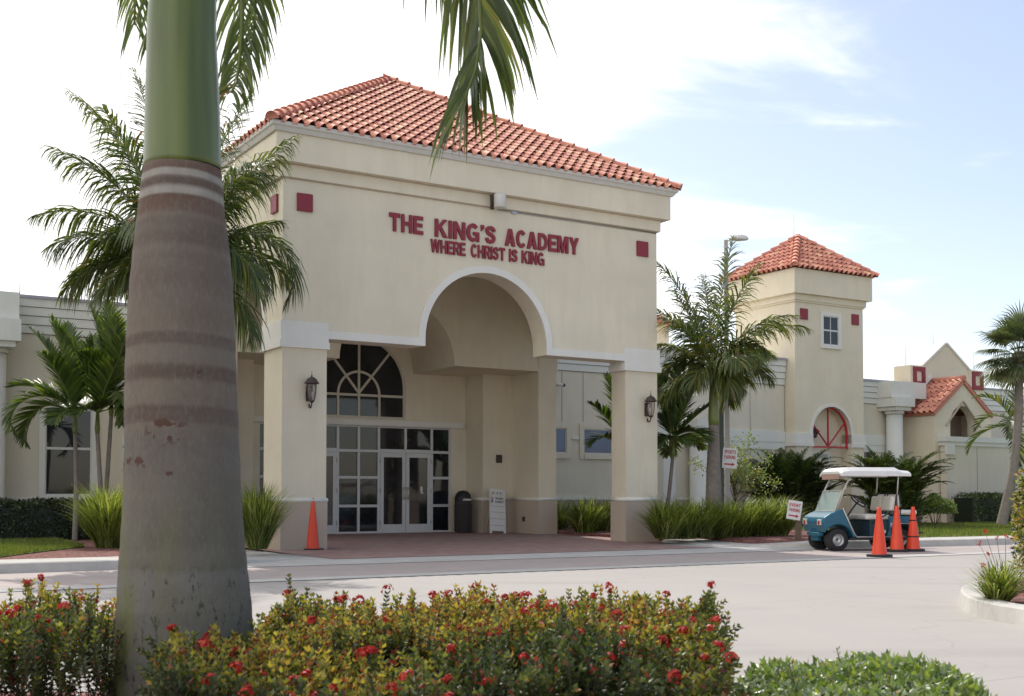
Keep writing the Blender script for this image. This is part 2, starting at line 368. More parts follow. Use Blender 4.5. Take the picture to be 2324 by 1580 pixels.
hl = [0.15*min(1, max(0.12, (-0.6-p[0])/2.4)) for p in LW]
kerb('kerb', LW, hl, 1.05)
inn = offset(LW, 1.05); back_ = [(p[0]-.9, p[1]+1.6) for p in inn]; n_ = len(inn)
bed = MB(); strip(bed, inn, back_, [min(.135, h-.004) for h in hl], [.135]*n_); bed.add([(x, y, .135) for x, y in back_ + [(-.03, 3.0), (-.03, 8.0), (-40, 8.0)]], [tuple(range(n_+3))]); struct('mulch_bed', bed, M['mulch'])
lawnL = sheet([(-40,-2.75), (-7,-2.8), (-5.7,-2.65), (-4.9,-1.2), (-3.5,1.0), (-3.3,4.6), (-40,4.6)], 0.15); struct('lawn', lawnL, M['lawn'])
RW = smooth_poly([(9.56,-.03), (9.2,-1.2), (9.0,-2.4), (9.3,-3.5), (10.6,-4.7), (13,-5.25), (20,-5.6), (60,-6.4)])
hr = [0.15*min(1, max(0.12, (p[0]-8.6)/2.2)) for p in RW]
kerb('kerb', RW, hr, 1.15)
inr = offset(RW, 1.15); n_ = len(inr); back_ = [(p[0]+.3, p[1]+1.3) for p in inr]
bed = MB(); strip(bed, inr, back_, [min(.135, h-.004) for h in hr], [.135]*n_); bed.add([(x, y, .135) for x, y in back_ + [(60, 9.0), (9.56, 9.0), (9.56, .0)]], [tuple(range(n_+3))]); bed.add([(9.56,0,.135), (9.56,9,.135), (9.56,9,0), (9.56,0,0), (inr[0][0],inr[0][1],.06), (back_[0][0],back_[0][1],.135), (9.56,-.03,.06)], [(0,1,2,3), (0,6,4,5)]); struct('mulch_bed', bed, M['mulch'])
lawnR = sheet([(13.2,-3.9), (20,-4.45), (60,-5.2), (60, 4.6), (17.5, 4.6), (15.5, 0.5)], 0.15); struct('lawn', lawnR, M['lawn'])
# foreground planter ground and the round island at the right
fg = MB(); c0 = [(-6, 2.2), (1.0, 2.2), (2.1, 3.0), (2.1, 4.6), (1.4, 5.9), (-.2, 6.1), (-6, 6.3)]
fg.add([(x, y, 0.10) for x, y in c0] , [tuple(range(len(c0)))]); struct('planter_mulch', fg, M['mulch'], inB=False)
# island
pts = [G(2172,1392), G(2174,1375), G(2192,1362), G(2230,1352), G(2290,1346)]
# the island's kerb: an arc opening to the right
iw = [G(2420,1452), G(2324,1421), G(2272,1413), G(2225,1403), G(2188,1390), G(2172,1374)]
iw = [(p.x, p.y) for p in iw]; 
back = [(G(2176,1360).x, G(2176,1360).y), (G(2200,1348).x, G(2200,1348).y), (G(2260,1338).x, G(2260,1338).y), (G(2420,1332).x, G(2420,1332).y)]
ring = smooth_poly(iw + back, 3)[::-1]
mb = MB(); n_ = len(ring)
o1 = offset(ring, 0.03); o2 = offset(ring, 0.05); o3 = offset(ring, 0.23)
if (Vector(o3[n_//2]) - Vector((G(2420,1390).x, G(2420,1390).y))).length > (Vector(ring[n_//2]) - Vector((G(2420,1390).x, G(2420,1390).y))).length:
    o1, o2, o3 = offset(ring, -0.03), offset(ring, -0.05), offset(ring, -0.23)
strip(mb, ring, o1, [0.0]*n_, [0.135]*n_); strip(mb, o1, o2, [0.135]*n_, [0.15]*n_); strip(mb, o2, o3, [0.15]*n_, [0.15]*n_); strip(mb, o3, o3, [0.15]*n_, [0.0]*n_)
struct('island_kerb', mb, M['curb'], inB=False)
mb = MB(); mb.add([(x, y, 0.12) for x, y in o3], [tuple(range(n_))]); struct('island_mulch', mb, M['mulch'], inB=False)
# grass blades on the lawns (nobody could count them)
def in_poly(x, y, P):
    c = False; j = len(P)-1
    for i in range(len(P)):
        if (P[i][1] > y) != (P[j][1] > y) and x < (P[j][0]-P[i][0])*(y-P[i][1])/(P[j][1]-P[i][1]) + P[i][0]: c = not c
        j = i
    return c
def blades(P, box, n):
    mb = MB(); r = random.Random(3)
    for _ in range(n):
        x = r.uniform(box[0], box[1]); y = r.uniform(box[2], box[3])
        if not in_poly(x, y, P): continue
        h = r.uniform(0.04, 0.10); a = r.uniform(0, 6.283); w = 0.008; lx, ly = r.uniform(-.04,.04), r.uniform(-.04,.04)
        mb.add([(x-w*math.cos(a), y-w*math.sin(a), .145), (x+w*math.cos(a), y+w*math.sin(a), .145), (x+lx, y+ly, .15+h)], [(0,1,2)], r.random())
    return mb
PL = [(-40,-2.75), (-7,-2.8), (-5.7,-2.65), (-4.9,-1.2), (-3.5,1.0), (-3.3,4.6), (-40,4.6)]
o = struct('lawn_grass', blades(PL, (-10,-3,-3,4.6), 60000), M['blade'], 'stuff'); tag(o, 'short bright green grass blades on the strip of lawn', 'grass')
PRr = [(13.2,-3.9), (20,-4.45), (60,-5.2), (60, 4.6), (17.5, 4.6), (15.5, 0.5)]
o = struct('lawn_grass', blades(PRr, (13,34,-5,4.6), 60000), M['blade'], 'stuff'); tag(o, 'short yellow-green grass blades on the lawn behind the cart and cones', 'grass')
# ================================================================ buildings
def arc(cx, cz, r, a0, a1, n, k=1.0):
    return [(cx + r*math.cos(R(a0+(a1-a0)*i/n)), cz + k*r*math.sin(R(a0+(a1-a0)*i/n))) for i in range(n+1)]
def tiled_roof(mb, caps, u0, u1, w0, w1, ez, apex, tw=0.24, tl=0.315, r_=None, seed=1):
    """barrel tiles on the four slopes of a hip roof; apex=(ua, wa, za)"""
    rr = random.Random(seed); A = Vector(apex)
    cor = [Vector((u0,w0,ez)), Vector((u1,w0,ez)), Vector((u1,w1,ez)), Vector((u0,w1,ez))]
    for s in range(4):
        P, Q = cor[s], cor[(s+1) % 4]; e = (Q-P); L = e.length; e = e/L
        n = e.cross(A-P).normalized()
        if n.z < 0: n = -n
        up = n.cross(e).normalized()
        if up.z < 0: up = -up
        H = (A-P).dot(up); ax = (A-P).dot(e)
        cols = int(L/tw)+1; rows = int(H/tl)+1
        for i in range(rows):
            t0 = i*tl; xa = ax*t0/H - 0.02; xb = L-(L-ax)*t0/H + 0.02
            for j in range(cols):
                x0 = j*tw - 0.02
                hw = tw
                # clip the column to the triangle at the middle of the row
                tm = t0 + tl*0.5; la = ax*tm/H; lb = L-(L-ax)*tm/H
                if x0+hw < la-0.02 or x0 > lb+0.02: continue
                xs = [0, .12, .28, .45, .62, .74, .80, .90, 1.0]
                zs = [.008, .012, .050, .066, .050, .012, .004, .004, .008]
                ov = 0.045 ; vs = []; fs = []; var = rr.random()
                jz = rr.uniform(-.006,.008)
                for k, (a, b) in enumerate(zip(xs, zs)):
                    X = min(max(x0 + a*tw, la-0.03), lb+0.03)
                    for (t, lift) in ((t0-0.035, 0.014+jz+b*.60), (t0+tl, 0.0)):
                        vs.append(tuple(P + e*X + up*t + n*(b*1.15+lift)))
                    vs.append(tuple(P + e*X + up*(t0-0.03) + n*(b*0.55-0.01 if b < .03 else b*.95+0.010)))
                m_ = len(xs)
                for k in range(m_-1):
                    a = 3*k; b = 3*(k+1)
                    fs.append((a, b, b+1, a+1))
                    if zs[k] < .03 and zs[k+1] < .03: fs.append((a+2, b+2, b, a))
                mb.add(vs, fs, var, True)
        base = [tuple(P - n*0.002), tuple(Q - n*0.002), tuple(A - n*0.002)]
        mb.add(base, [(0,1,2)], 0.1)
        # hip caps
        d = (A-P); Ld = d.length; d = d/Ld; k = 0; t = 0.0
        sd_ = d.cross(Vector((0,0,1))).normalized(); upn = sd_.cross(d).normalized()
        while t < Ld-0.02:
            vs = []; fs = []; seg = 8
            for (tt, r2, l2) in ((t-0.05, 0.135, 0.085), (t+0.36, 0.105, 0.055)):
                tt = min(tt, Ld+0.1)
                for q in range(seg+1):
                    a = math.pi*(q/seg)*1.1 - 0.05*math.pi
                    vs.append(tuple(P + d*tt + sd_*(r2*math.cos(a)) + upn*(l2 + r2*math.sin(a)-0.03)))
            for q in range(seg): fs.append((q, q+1, seg+2+q, seg+1+q))
            fs.append(tuple(range(seg+1)))
            caps.add(vs, fs, rr.random()*0.7+0.1, True); t += 0.36
# ---------------------------------------------------------------- entrance building
W2 = 9.9; UR = 9.47; SP = 4.45
B = bthing('entrance_building', 'tall square cream entrance building with arches on four piers and a red hip roof', 'building', 0, 0)
arch = arc(4.73, SP, 1.55, 180, 0, 28)
# walls
m = MB()
front = [(0,0), (.95,0), (.95,4.29)] + [(4.73-1.55, 4.29)] + arch + [(4.73+1.55, 4.29), (UR-.95,4.29), (UR-.95,0), (UR,0), (UR,7.9), (0,7.9)]
m.prism(front, 0, .55, 'y'); m.build('front_wall', M['wall'], B, fixn=True)
sarch = arc(2.67, SP, 1.67, 180, 0, 24)
for nm, a, b in (('left', 0, .57), ('right', UR-.57, UR)):
    m = MB(); side = [(.55,0), (1.0,0), (1.0,4.29)] + sarch + [(4.34,4.29), (4.34,0), (W2,0), (W2,7.9), (.55,7.9)]
    side = [(.55,0), (1.0,0)] + sarch + [(4.34,0), (W2,0), (W2,7.9), (.55,7.9)]
    m.prism(side, a, b, 'x'); m.build('side_wall', M['wall'], B, fixn=True)
m = MB(); mid = [(.57,SP), (4.73-1.6,SP)] + arc(4.73, SP, 1.6, 180, 0, 28)[1:-1] + [(4.73+1.6,SP), (UR-.57,SP), (UR-.57,7.0), (.57,7.0)]
m.prism(mid, 4.34, 6.67, 'y'); m.build('inner_arch_wall', M['wall'], B, fixn=True)
m = MB(); m.box(.57, UR-.57, .55, W2, 7.0, 7.2); m.build('ceiling', M['wall'], B)
for s in (0, 1):
    u_a, u_b = (.57, 1.47) if s == 0 else (8.0, UR-.57)
    m = MB(); m.box(u_a, u_b, 5.75, 7.4, 0, SP); m.build('lobby_return', M['wall'], B)
# lobby wall with the arched window opening
m = MB()
WR, WZ = 1.37, 4.0
m.box(1.47, 1.95, 6.67, 6.95, 0, 3.0); m.box(7.5, 8.0, 6.67, 6.95, 0, 3.0)
lf = [(1.47,3.0), (4.73,3.0), (4.73,3.18), (4.73-WR,3.18)] + arc(4.73, WZ, WR, 180, 90, 20)
lf += [(4.73, 7.0), (1.47, 7.0)]
rt = [(2*4.73-x, z) for x, z in lf][::-1]; rt = [(min(x, 8.0), z) for x, z in rt]
m.prism(lf, 6.68, 6.95, 'y'); m.prism(rt, 6.68, 6.95, 'y')
m.build('lobby_wall', M['wall'], B, fixn=True)
m = MB(); m.box(.57, UR-.57, 9.6, 9.9, 0, 7.0); m.build('rear_wall', M['wall'], B)
# wainscot skins and torus mouldings
def pier_wrap(mb, u0, u1, w0, w1, z0, z1, p):
    mb.box(u0-p, u1+p, w0-p, w1+p, z0, z1)
pb = 0.022
for (a, b, c, d, e, f) in ((0,.95,0,.55,0,.57), (UR-.95,UR,0,.55,UR-.57,UR)):
    m = MB(); m.box(a-pb, b+pb, -pb, .55+pb, 0, .985); m.box(e-pb, f+pb, .55+pb, 1.0+pb, 0, .985); m.build('wainscot', M['base'], B)
for s_ in (0, 1):
    m = MB(); a, b = ((0,.57), (UR-.57,UR))[s_]; m.box(a-pb, b+pb, 4.34-pb, 5.74, 0, .985)
    a, b = ((-pb,1.47+pb), (8.0-pb,UR+pb))[s_]; m.box(a, b, 5.742, 6.665, 0, .985)
    a, b = ((-pb,-.002), (UR+.002,UR+pb))[s_]; m.box(a, b, 6.665, 8.0, 0, .985); m.build('wainscot', M['base'], B)
def torus(mb, path, r, z):
    mb.tube([(x, y, z) for x, y in path], r, 8)
for a, b, c, d in ((0,.95,0,1.0), (UR-.95,UR,0,1.0)):
    m = MB()
    for P in (((a,c),(b,c)), ((a,c),(a,d if a < 1 else .55)), ((b,c),(b,d if a > 1 else .55))): torus(m, P, 0.048, 1.02)
    for q in ((a,c),(b,c)): m.lathe([(0.001,-.048),(.034,-.034),(.048,0),(.034,.034),(.001,.048)], (q[0],q[1],1.02), 12)
    m.build('torus_moulding', M['white'], B)
for s_ in (0, 1):
    m = MB(); e, f, g_ = ((0,.57,1.47), (UR,UR-.57,8.0))[s_]
    torus(m, ((f,4.34),(f,5.75)), .04, 1.02); torus(m, ((min(e,f),4.34),(max(e,f),4.34)), .04, 1.02); torus(m, ((min(f,g_),5.75),(max(f,g_),5.75)), .04, 1.02); torus(m, ((g_,5.75),(g_,6.67)), .04, 1.02)
    m.build('torus_moulding', M['white'], B)
# capitals
for a, b in ((0,.95), (UR-.95,UR)):
    m = MB(); m.box(a-.05, b+(.05 if a > 1 else .02), -.05, .56, 4.20, 4.60); m.box(a-.075, b+(.075 if a > 1 else .035), -.075, .565, 4.06, 4.20)
    lo, hi = (a-.05, .6) if a < 1 else (UR-.6, b+.05)
    m.box(lo, hi, .56, 1.03, 4.20, 4.60)
    lo, hi = (a-.075, .62) if a < 1 else (UR-.62, b+.075)
    m.box(lo, hi, .565, 1.05, 4.06, 4.20); m.build('capital', M['white'], B)
# band round the front arch and the side arches
def arch_band(mb, c, r_in, r_out, zs, x0, x1, drop, p0, p1, axis):
    ai = arc(c, SP, r_in, 180, 0, 30); ao = arc(c, SP, r_out, 180, 0, 30)
    n = len(ai)
    def P(a, t): return (a[0], t, a[1]) if axis == 'y' else (t, a[0], a[1])
    vs = []
    for t in (p0, p1):
        vs += [P(a, t) for a in ai] + [P(a, t) for a in ao]
    fs = []
    for i in range(n-1):
        fs += [(i, i+1, n+i+1, n+i), (2*n+i, 3*n+i, 3*n+i+1, 2*n+i+1), (n+i, n+i+1, 3*n+i+1, 3*n+i), (i, 2*n+i, 2*n+i+1, i+1)]
    mb.add(vs, fs)
    for a0, a1 in ((x0, c-r_in), (c+r_in, x1)):
        if a1 > a0+.01:
            if axis == 'y': mb.box(a0, a1, p0, p1, 4.285, SP)
            else: mb.box(p0, p1, a0, a1, 4.285, SP)
m = MB(); arch_band(m, 4.73, 1.545, 1.70, SP, .97, UR-1.0, 0, -.035, .0, 'y')
arch_band(m, 2.67, 1.66, 1.80, SP, 1.05, 4.28, 0, -.035, 0, 'x'); arch_band(m, 2.67, 1.66, 1.80, SP, 1.05, 4.28, 0, UR, UR+.035, 'x')
m.build('arch_trim', M['white'], B, fixn=True)
# cornice: trim band, fascia, gutter
def ringbox(mb, p, z0, z1, u1=UR, w1=W2, inner=.3):
    mb.box(-p, u1+p, -p, inner, z0, z1); mb.box(-p, u1+p, w1-inner, w1+p, z0, z1)
    mb.box(-p, inner, inner, w1-inner, z0, z1); mb.box(u1-inner, u1+p, inner, w1-inner, z0, z1)
m = MB(); ringbox(m, .07, 7.47, 7.715); m.build('trim_band', M['wall'], B)
m = MB(); ringbox(m, .045, 7.45, 7.47); ringbox(m, .10, 7.715, 7.735); m.build('shadow_joint', M['base'], B)
m = MB(); ringbox(m, .24, 7.735, 8.36); m.build('fascia', M['wall'], B)
m = MB()
gp = [(.25, 8.30), (.29, 8.30), (.335, 8.37), (.375, 8.40), (.385, 8.47), (.25, 8.47)]
def gutter_run(mb, gp, u1, w1):
    cs = lambda d: [(-d,-d), (u1+d,-d), (u1+d,w1+d), (-d,w1+d)]
    vs = []
    for d, z in gp: vs += [(x, y, z) for x, y in cs(d)]
    fs = []; n = len(gp)
    for i in range(n):
        j = (i+1) % n
        for k in range(4):
            k2 = (k+1) % 4; fs.append((i*4+k, i*4+k2, j*4+k2, j*4+k))
    mb.add(vs, fs)
gutter_run(m, gp, UR, W2); m.build('gutter', M['gutter'], B, fixn=True)
m = MB(); cp = MB(); tiled_roof(m, cp, -.36, UR+.36, -.36, W2+.36, 8.45, (4.73, 4.97, 11.72))
rf = m.build('roof', M['tile'], B); cp.build('hip_cap', M['tile'], rf)
# maroon squares
def ornament(par, cu_, cw_, z, s, axis, d=.05):
    m = MB(); h = s/2
    if axis == 'y': m.box(cu_-h*.92, cu_+h*.92, cw_-d, cw_-.001, z-h, z+h)
    else: m.box(cu_-d, cu_-.001, cw_-h*.92, cw_+h*.92, z-h, z+h)
    m.build('square_ornament', M['red'], par, bevel=.006)
ornament(B, .45, 0, 7.0, .36, 'y'); ornament(B, UR-.45, 0, 7.0, .36, 'y'); ornament(B, 0, .42, 7.0, .36, 'x'); 
# storefront
S0, S1, WF = 1.95, 7.5, 6.70
m = MB(); m.box(1.7, 7.85, 6.58, 6.67, 2.985, 3.14); m.build('header_moulding', M['white'], B)
fr = MB(); zb = 0.10
us = [1.95, 2.55, 4.13, 4.73, 5.32, 6.93, 7.5]; t = .035
fl = lambda mb, a, b, c, d, y0=6.70, y1=6.78: mb.box(a, b, y0, y1, c, d)
for k, u in enumerate(us): fl(fr, u-t, u+t, zb, 2.985)
for a, b in zip(us[:-1], us[1:]):
    fl(fr, a+t, b-t, 2.94, 2.985, 6.703, 6.777); fl(fr, a+t, b-t, zb, zb+.06, 6.703, 6.777) if (b-a) < 1 else None
    if b-a < 1:
        for z in (.84, 1.60, 2.31): fl(fr, a+t, b-t, z-t, z+t, 6.703, 6.777)
    else: fl(fr, a+t, b-t, 2.31-t, 2.31+.06, 6.703, 6.777)
for c_ in (3.34, 6.125): fl(fr, c_-t, c_+t, 2.38, 2.94, 6.706, 6.774)
sfo = fr.build('storefront', M['frame'], B)
gl = MB()
for a, b in zip(us[:-1], us[1:]):
    if b-a < 1:
        for z0, z1 in ((.16,.80), (.88,1.56), (1.64,2.27), (2.35,2.94)): gl.box(a+t, b-t, 6.735, 6.745, z0, z1)
    else:
        mid_ = (a+b)/2; gl.box(a+t, mid_-t, 6.735, 6.745, 2.375, 2.94); gl.box(mid_+t, b-t, 6.735, 6.745, 2.375, 2.94)
gl.build('pane', M['glass'], sfo)
for a, b in ((2.55+t, 3.34), (3.34, 4.13-t), (5.32+t, 6.125), (6.125, 6.93-t)):
    d = MB(); x0, x1 = a+.006, b-.006; y0, y1 = 6.69, 6.735
    d.box(x0, x0+.10, y0, y1, zb+.01, 2.27); d.box(x1-.10, x1, y0, y1, zb+.01, 2.27)
    d.box(x0+.10, x1-.10, y0+.002, y1-.002, zb+.01, zb+.24); d.box(x0+.10, x1-.10, y0+.002, y1-.002, 2.15, 2.27)
    do = d.build('door', M['frame'], B)
    q = MB(); q.box(x0+.10, x1-.10, 6.71, 6.718, zb+.24, 2.15); q.build('pane', M['glass'], do)
    hx = x1-.05 if a in (2.55+t, 5.32+t) else x0+.05
    q = MB(); q.tube([(hx, 6.69, 1.02), (hx, 6.63, 1.03), (hx, 6.62, 1.12), (hx, 6.62, 1.24), (hx, 6.63, 1.32), (hx, 6.69, 1.33)], .012, 8)
    q.box(hx-.035, hx+.035, 6.684, 6.691, .99, 1.36); q.build('handle', M['steel'], do)
    q = MB()
    hxx = x0-.004 if hx > (x0+x1)/2 else x1+.004
    for z in (.35, 1.2, 2.0): q.tube([(hxx, 6.685, z), (hxx, 6.685, z+.1)], .011, 6)
    q.build('hinge', M['steel'], do)
m = MB(); m.box(6.58, 6.64, 6.704, 6.709, 1.22, 1.36); m.box(6.59, 6.66, 6.704, 6.709, 1.17, 1.21); tag(m.build('sticker', M['white'], B), 'small white sticker on the right door pane')
# arched window
aw = MB(); t = .032; y0, y1 = 6.70, 6.77
aw.box(4.73-WR, 4.73+WR, y0, y1, 3.18, 3.18+.06)
def ring_(mb, c, z, r, t, y0, y1, a0=180, a1=0, n=30):
    i_ = arc(c, z, r-t, a0, a1, n); o_ = arc(c, z, r+t, a0, a1, n); vs = []; k = len(i_)
    for y in (y0, y1): vs += [(a, y, b) for a, b in i_] + [(a, y, b) for a, b in o_]
    fs = []
    for i in range(k-1): fs += [(i, i+1, k+i+1, k+i), (2*k+i, 3*k+i, 3*k+i+1, 2*k+i+1), (k+i, k+i+1, 3*k+i+1, 3*k+i), (i, 2*k+i, 2*k+i+1, i+1)]
    mb.add(vs, fs)
ring_(aw, 4.73, WZ, WR-.03, .03, y0, y1); 
for u in (4.73-WR+.03, 4.73+WR-.03): aw.box(u-.03, u+.03, y0, y1, 3.24, WZ)
ring_(aw, 4.73, 3.82, .60, t, y0+.004, y1-.004)
for u in (4.13, 4.73, 5.33): aw.box(u-t, u+t, y0+.002, y1-.002, 3.24, 3.78)
aw.box(4.73-t, 4.73+t, y0+.002, y1-.002, 3.82, WZ+WR-.05)
aw.box(4.73-WR+.06, 4.73+WR-.06, y0+.006, y1-.006, 3.765, 3.83)
for s in (-1, 1):
    a = Vector((4.73, 0, 3.85)); b = Vector((4.73+s*.92, 0, WZ+.98)); dd = (b-a).normalized(); nn = Vector((-dd.z, 0, dd.x))*t
    aw.prism([(a.x+nn.x, a.z+nn.z), (b.x+nn.x, b.z+nn.z), (b.x-nn.x, b.z-nn.z), (a.x-nn.x, a.z-nn.z)], y0+.008, y1-.008, 'y')
awo = aw.build('arched_window', M['creamframe'], B, fixn=True)
q = MB(); q.prism([(4.73-WR+.02,3.2)] + arc(4.73, WZ, WR-.02, 180, 0, 24) + [(4.73+WR-.02,3.2)], 6.73, 6.74, 'y'); q.build('pane', M['glass'], awo, fixn=True)
# conduit under the trim band right of the flood light
m = MB(); m.tube([(4.98,-.02,7.43), (7.2,-.02,7.425), (UR-.03,-.02,7.425)], .012, 6); m.box(5.35,5.47,-.045,-.001,7.39,7.44); m.build('conduit', M['steel'], B)
m = MB(); m.box(8.42, 8.60, 5.715, 5.748, 2.02, 2.24); tag(m.build('plaque', M['bronze'], B), 'small dark plaque on the inner wall')
m = MB(); m.box(8.84, 8.878, 4.98, 5.07, .42, .54); m.build("outlet_box", M["bronze"], B)
# lettering: every capital drawn as its own outline
def stroke(pts, h):
    n = len(pts); L, R_ = [], []
    for i, p in enumerate(pts):
        a = Vector(pts[max(i-1,0)]); b = Vector(pts[min(i+1,n-1)]); t = (b-a).normalized(); L.append((p[0]-t.y*h, p[1]+t.x*h)); R_.append((p[0]+t.y*h, p[1]-t.x*h))
    return L + R_[::-1]
def ell(cx, cy, rx, ry, a0, a1, n=14): return [(cx+rx*math.cos(R(a0+(a1-a0)*i/n)), cy+ry*math.sin(R(a0+(a1-a0)*i/n))) for i in range(n+1)]
def glyph(c, t):
    h = 1.0; d = t*1.25
    if c == 'T': w = .80; return w, [[(0,h),(0,h-t),((w-t)/2,h-t),((w-t)/2,0),((w+t)/2,0),((w+t)/2,h-t),(w,h-t),(w,h)]]
    if c == 'H': w = .82; m_ = .5; return w, [[(0,0),(0,h),(t,h),(t,m_+t*.45),(w-t,m_+t*.45),(w-t,h),(w,h),(w,0),(w-t,0),(w-t,m_-t*.45),(t,m_-t*.45),(t,0)]]
    if c == 'E': w = .72; e = t*.88; return w, [[(0,0),(0,h),(w,h),(w,h-e),(t,h-e),(t,.5+e/2),(w*.93,.5+e/2),(w*.93,.5-e/2),(t,.5-e/2),(t,e),(w*1.02,e),(w*1.02,0)]]
    if c == 'K': w = .86; return w, [[(0,0),(0,h),(t,h),(t,.60),(w-d,h),(w,h),(.46,.60),(w+.02,0),(w-d,0),(.34,.46),(t,.33),(t,0)]]
    if c == 'I': return t, [[(0,0),(0,h),(t,h),(t,0)]]
    if c == 'N': w = .84; return w, [[(0,0),(0,h),(t*1.05,h),(w-t,.36),(w-t,h),(w,h),(w,0),(w-t*1.05,0),(t,.64),(t,0)]]
    if c == 'C': w = .86; return w, [ell(.44,.5,.44,.52,38,322,20) + ell(.44,.5,.44-t*1.02,.52-t*.9,318,42,16)]
    if c == 'G': w = .90; return w, [ell(.45,.5,.45,.52,40,285,20) + [(.72,.09),(.76,.0),(.90,.0),(.90,.54),(.47,.54),(.47,.54-t*.8),(.70,.54-t*.8),(.66,.24)] + ell(.45,.5,.45-t*1.02,.52-t*.9,290,44,16)]
    if c == 'D': w = .84; return w, [[(0,0),(0,h)] + [(.36,h)] + ell(.36,.5,.48,.5,80,-80,14) + [(.36,0)], [(t,t*.88),(.34,t*.88)] + ell(.34,.5,.50-t,.5-t*.88,-80,80,12) + [(.34,h-t*.88),(t,h-t*.88)]]
    if c == 'O': w = .92; return w, [ell(.46,.5,.46,.52,0,345,23), ell(.46,.5,.46-t*1.02,.52-t*.9,345,0,23)]
    if c in 'PR':
        w = .80; o = [(0,0),(0,h),(.5,h)] + ell(.52,.71,.28,.29,85,-80,12)
        o += [(.60,.41),(.83,0),(.83-d,0),(.40,.40),(t,.40),(t,0)] if c == 'R' else [(.5,.42),(t,.42),(t,0)]
        return w, [o, [(t,.57),(.48,.57)] + ell(.50,.71,.10,.14,-80,80,8) + [(.48,.85),(t,.85)]]
    if c == 'A': w = .90; return w, [[(0,0),(.45-d*.52,h),(.45+d*.52,h),(w,0),(w-d,0),(w-d-.05,.20),(d+.05,.20),(d,0)], [(d+.115,.36),(w-d-.115,.36),(.45,.78)]]
    if c == 'M': w = 1.02; return w, [[(0,0),(0,h),(t*1.45,h),(.51,.36),(w-t*1.45,h),(w,h),(w,0),(w-t,0),(w-t,.70),(.51+t*.42,0),(.51-t*.42,0),(t,.70),(t,0)]]
    if c == 'V': w = .88; return w, [[(0,h),(d,h),(.44,.27),(w-d,h),(w,h),(.44+d*.5,0),(.44-d*.5,0)]]
    if c == 'Y': w = .88; return w, [[(0,h),(d,h),(.44,.60),(w-d,h),(w,h),(.44+t/2,.40),(.44+t/2,0),(.44-t/2,0),(.44-t/2,.40)]]
    if c == 'W': w = 1.25; q = .9*t; return w, [[(0,h),(q*1.1,h),(.33,.33),(.50,h),(.75,h),(.92,.33),(w-q*1.1,h),(w,h),(.92+q*.55,0),(.92-q*.55,0),(.625,.70),(.33+q*.55,0),(.33-q*.55,0)]]
    if c == 'S': w = .78; return w, [stroke([(.665,.70),(.63,.80),(.53,.875),(.39,.90),(.24,.875),(.145,.79),(.14,.69),(.20,.60),(.38,.53),(.56,.455),(.64,.36),(.64,.26),(.55,.14),(.39,.10),(.22,.125),(.13,.21),(.11,.31)], t*.47)]
    if c == "'": return t, [[(.02,h),(t+.02,h),(t+.02,.80),(.06,.66),(0,.66),(t*.45,.80),(.02,.80)]]
    return .4, []
def word_mesh(s, m, parent, name, height, x0, width, depth=.04, t=.22, gap=.11):
    tot = 0; ps = []
    for c in s:
        w, polys = glyph(c, t); ps.append((tot, polys)); tot += w + gap
    tot -= gap; sx = width/tot
    cv = bpy.data.curves.new('letters', 'CURVE'); cv.dimensions = '2D'; cv.fill_mode = 'BOTH'; cv.extrude = depth/2
    for off, polys in ps:
        for P in polys:
            sp_ = cv.splines.new('POLY'); sp_.points.add(len(P)-1); sp_.use_cyclic_u = True
            for k, (x, y) in enumerate(P): sp_.points[k].co = ((x+off)*sx, y*height, 0, 1)
    ob = bpy.data.objects.new('letters', cv); C.objects.link(ob); bpy.context.view_layer.update()
    me = bpy.data.meshes.new_from_object(ob.evaluated_get(bpy.context.evaluated_depsgraph_get())); bpy.data.objects.remove(ob)
    for v in me.vertices: v.co = Vector((v.co.x + x0, -v.co.z - depth/2, v.co.y))
    me.materials.clear(); me.materials.append(m); o = bpy.data.objects.new(name, me); C.objects.link(o); o.parent = parent; return o
sg = bthing('wall_lettering', 'two rows of raised maroon capital letters above the front arch', 'sign', 4.745, 0)
for s_, a, b in (("THE", 2.33, 3.12), ("KING'S", 3.41, 4.93), ("ACADEMY", 5.17, 7.16)):
    o = word_mesh(s_, M['red'], sg, 'word', .385, a-4.745, b-a, .045, .225); o.location = (0, -.002, 6.655)
for s_, a, b in (("WHERE", 3.31, 4.16), ("CHRIST", 4.30, 5.17), ("IS", 5.28, 5.50), ("KING", 5.61, 6.21)):
    o = word_mesh(s_, M['red'], sg, 'word', .285, a-4.745, b-a, .04, .21); o.location = (0, -.002, 6.31)
# flood light
f_ = bthing('flood_light', 'silver cylindrical flood light on the trim band above the lettering', 'light fixture', 4.8, -.07)
m = MB(); m.lathe([(.0,-.17),(.10,-.17),(.13,-.165),(.135,-.16),(.135,.12),(.12,.14),(0,.15)], (4.86,-.32,7.56), 20, cap=False); m.build('housing', M['gutter'], f_)
m = MB(); m.tube([(4.80,-.09,7.44), (4.70,-.2,7.42), (4.68,-.28,7.50), (4.68,-.28,7.62), (4.74,-.2,7.70), (4.80,-.09,7.68)], .014, 8); m.box(4.76,4.84,-.10,-.072,7.40,7.72); m.build('bracket', M['bronze'], f_)
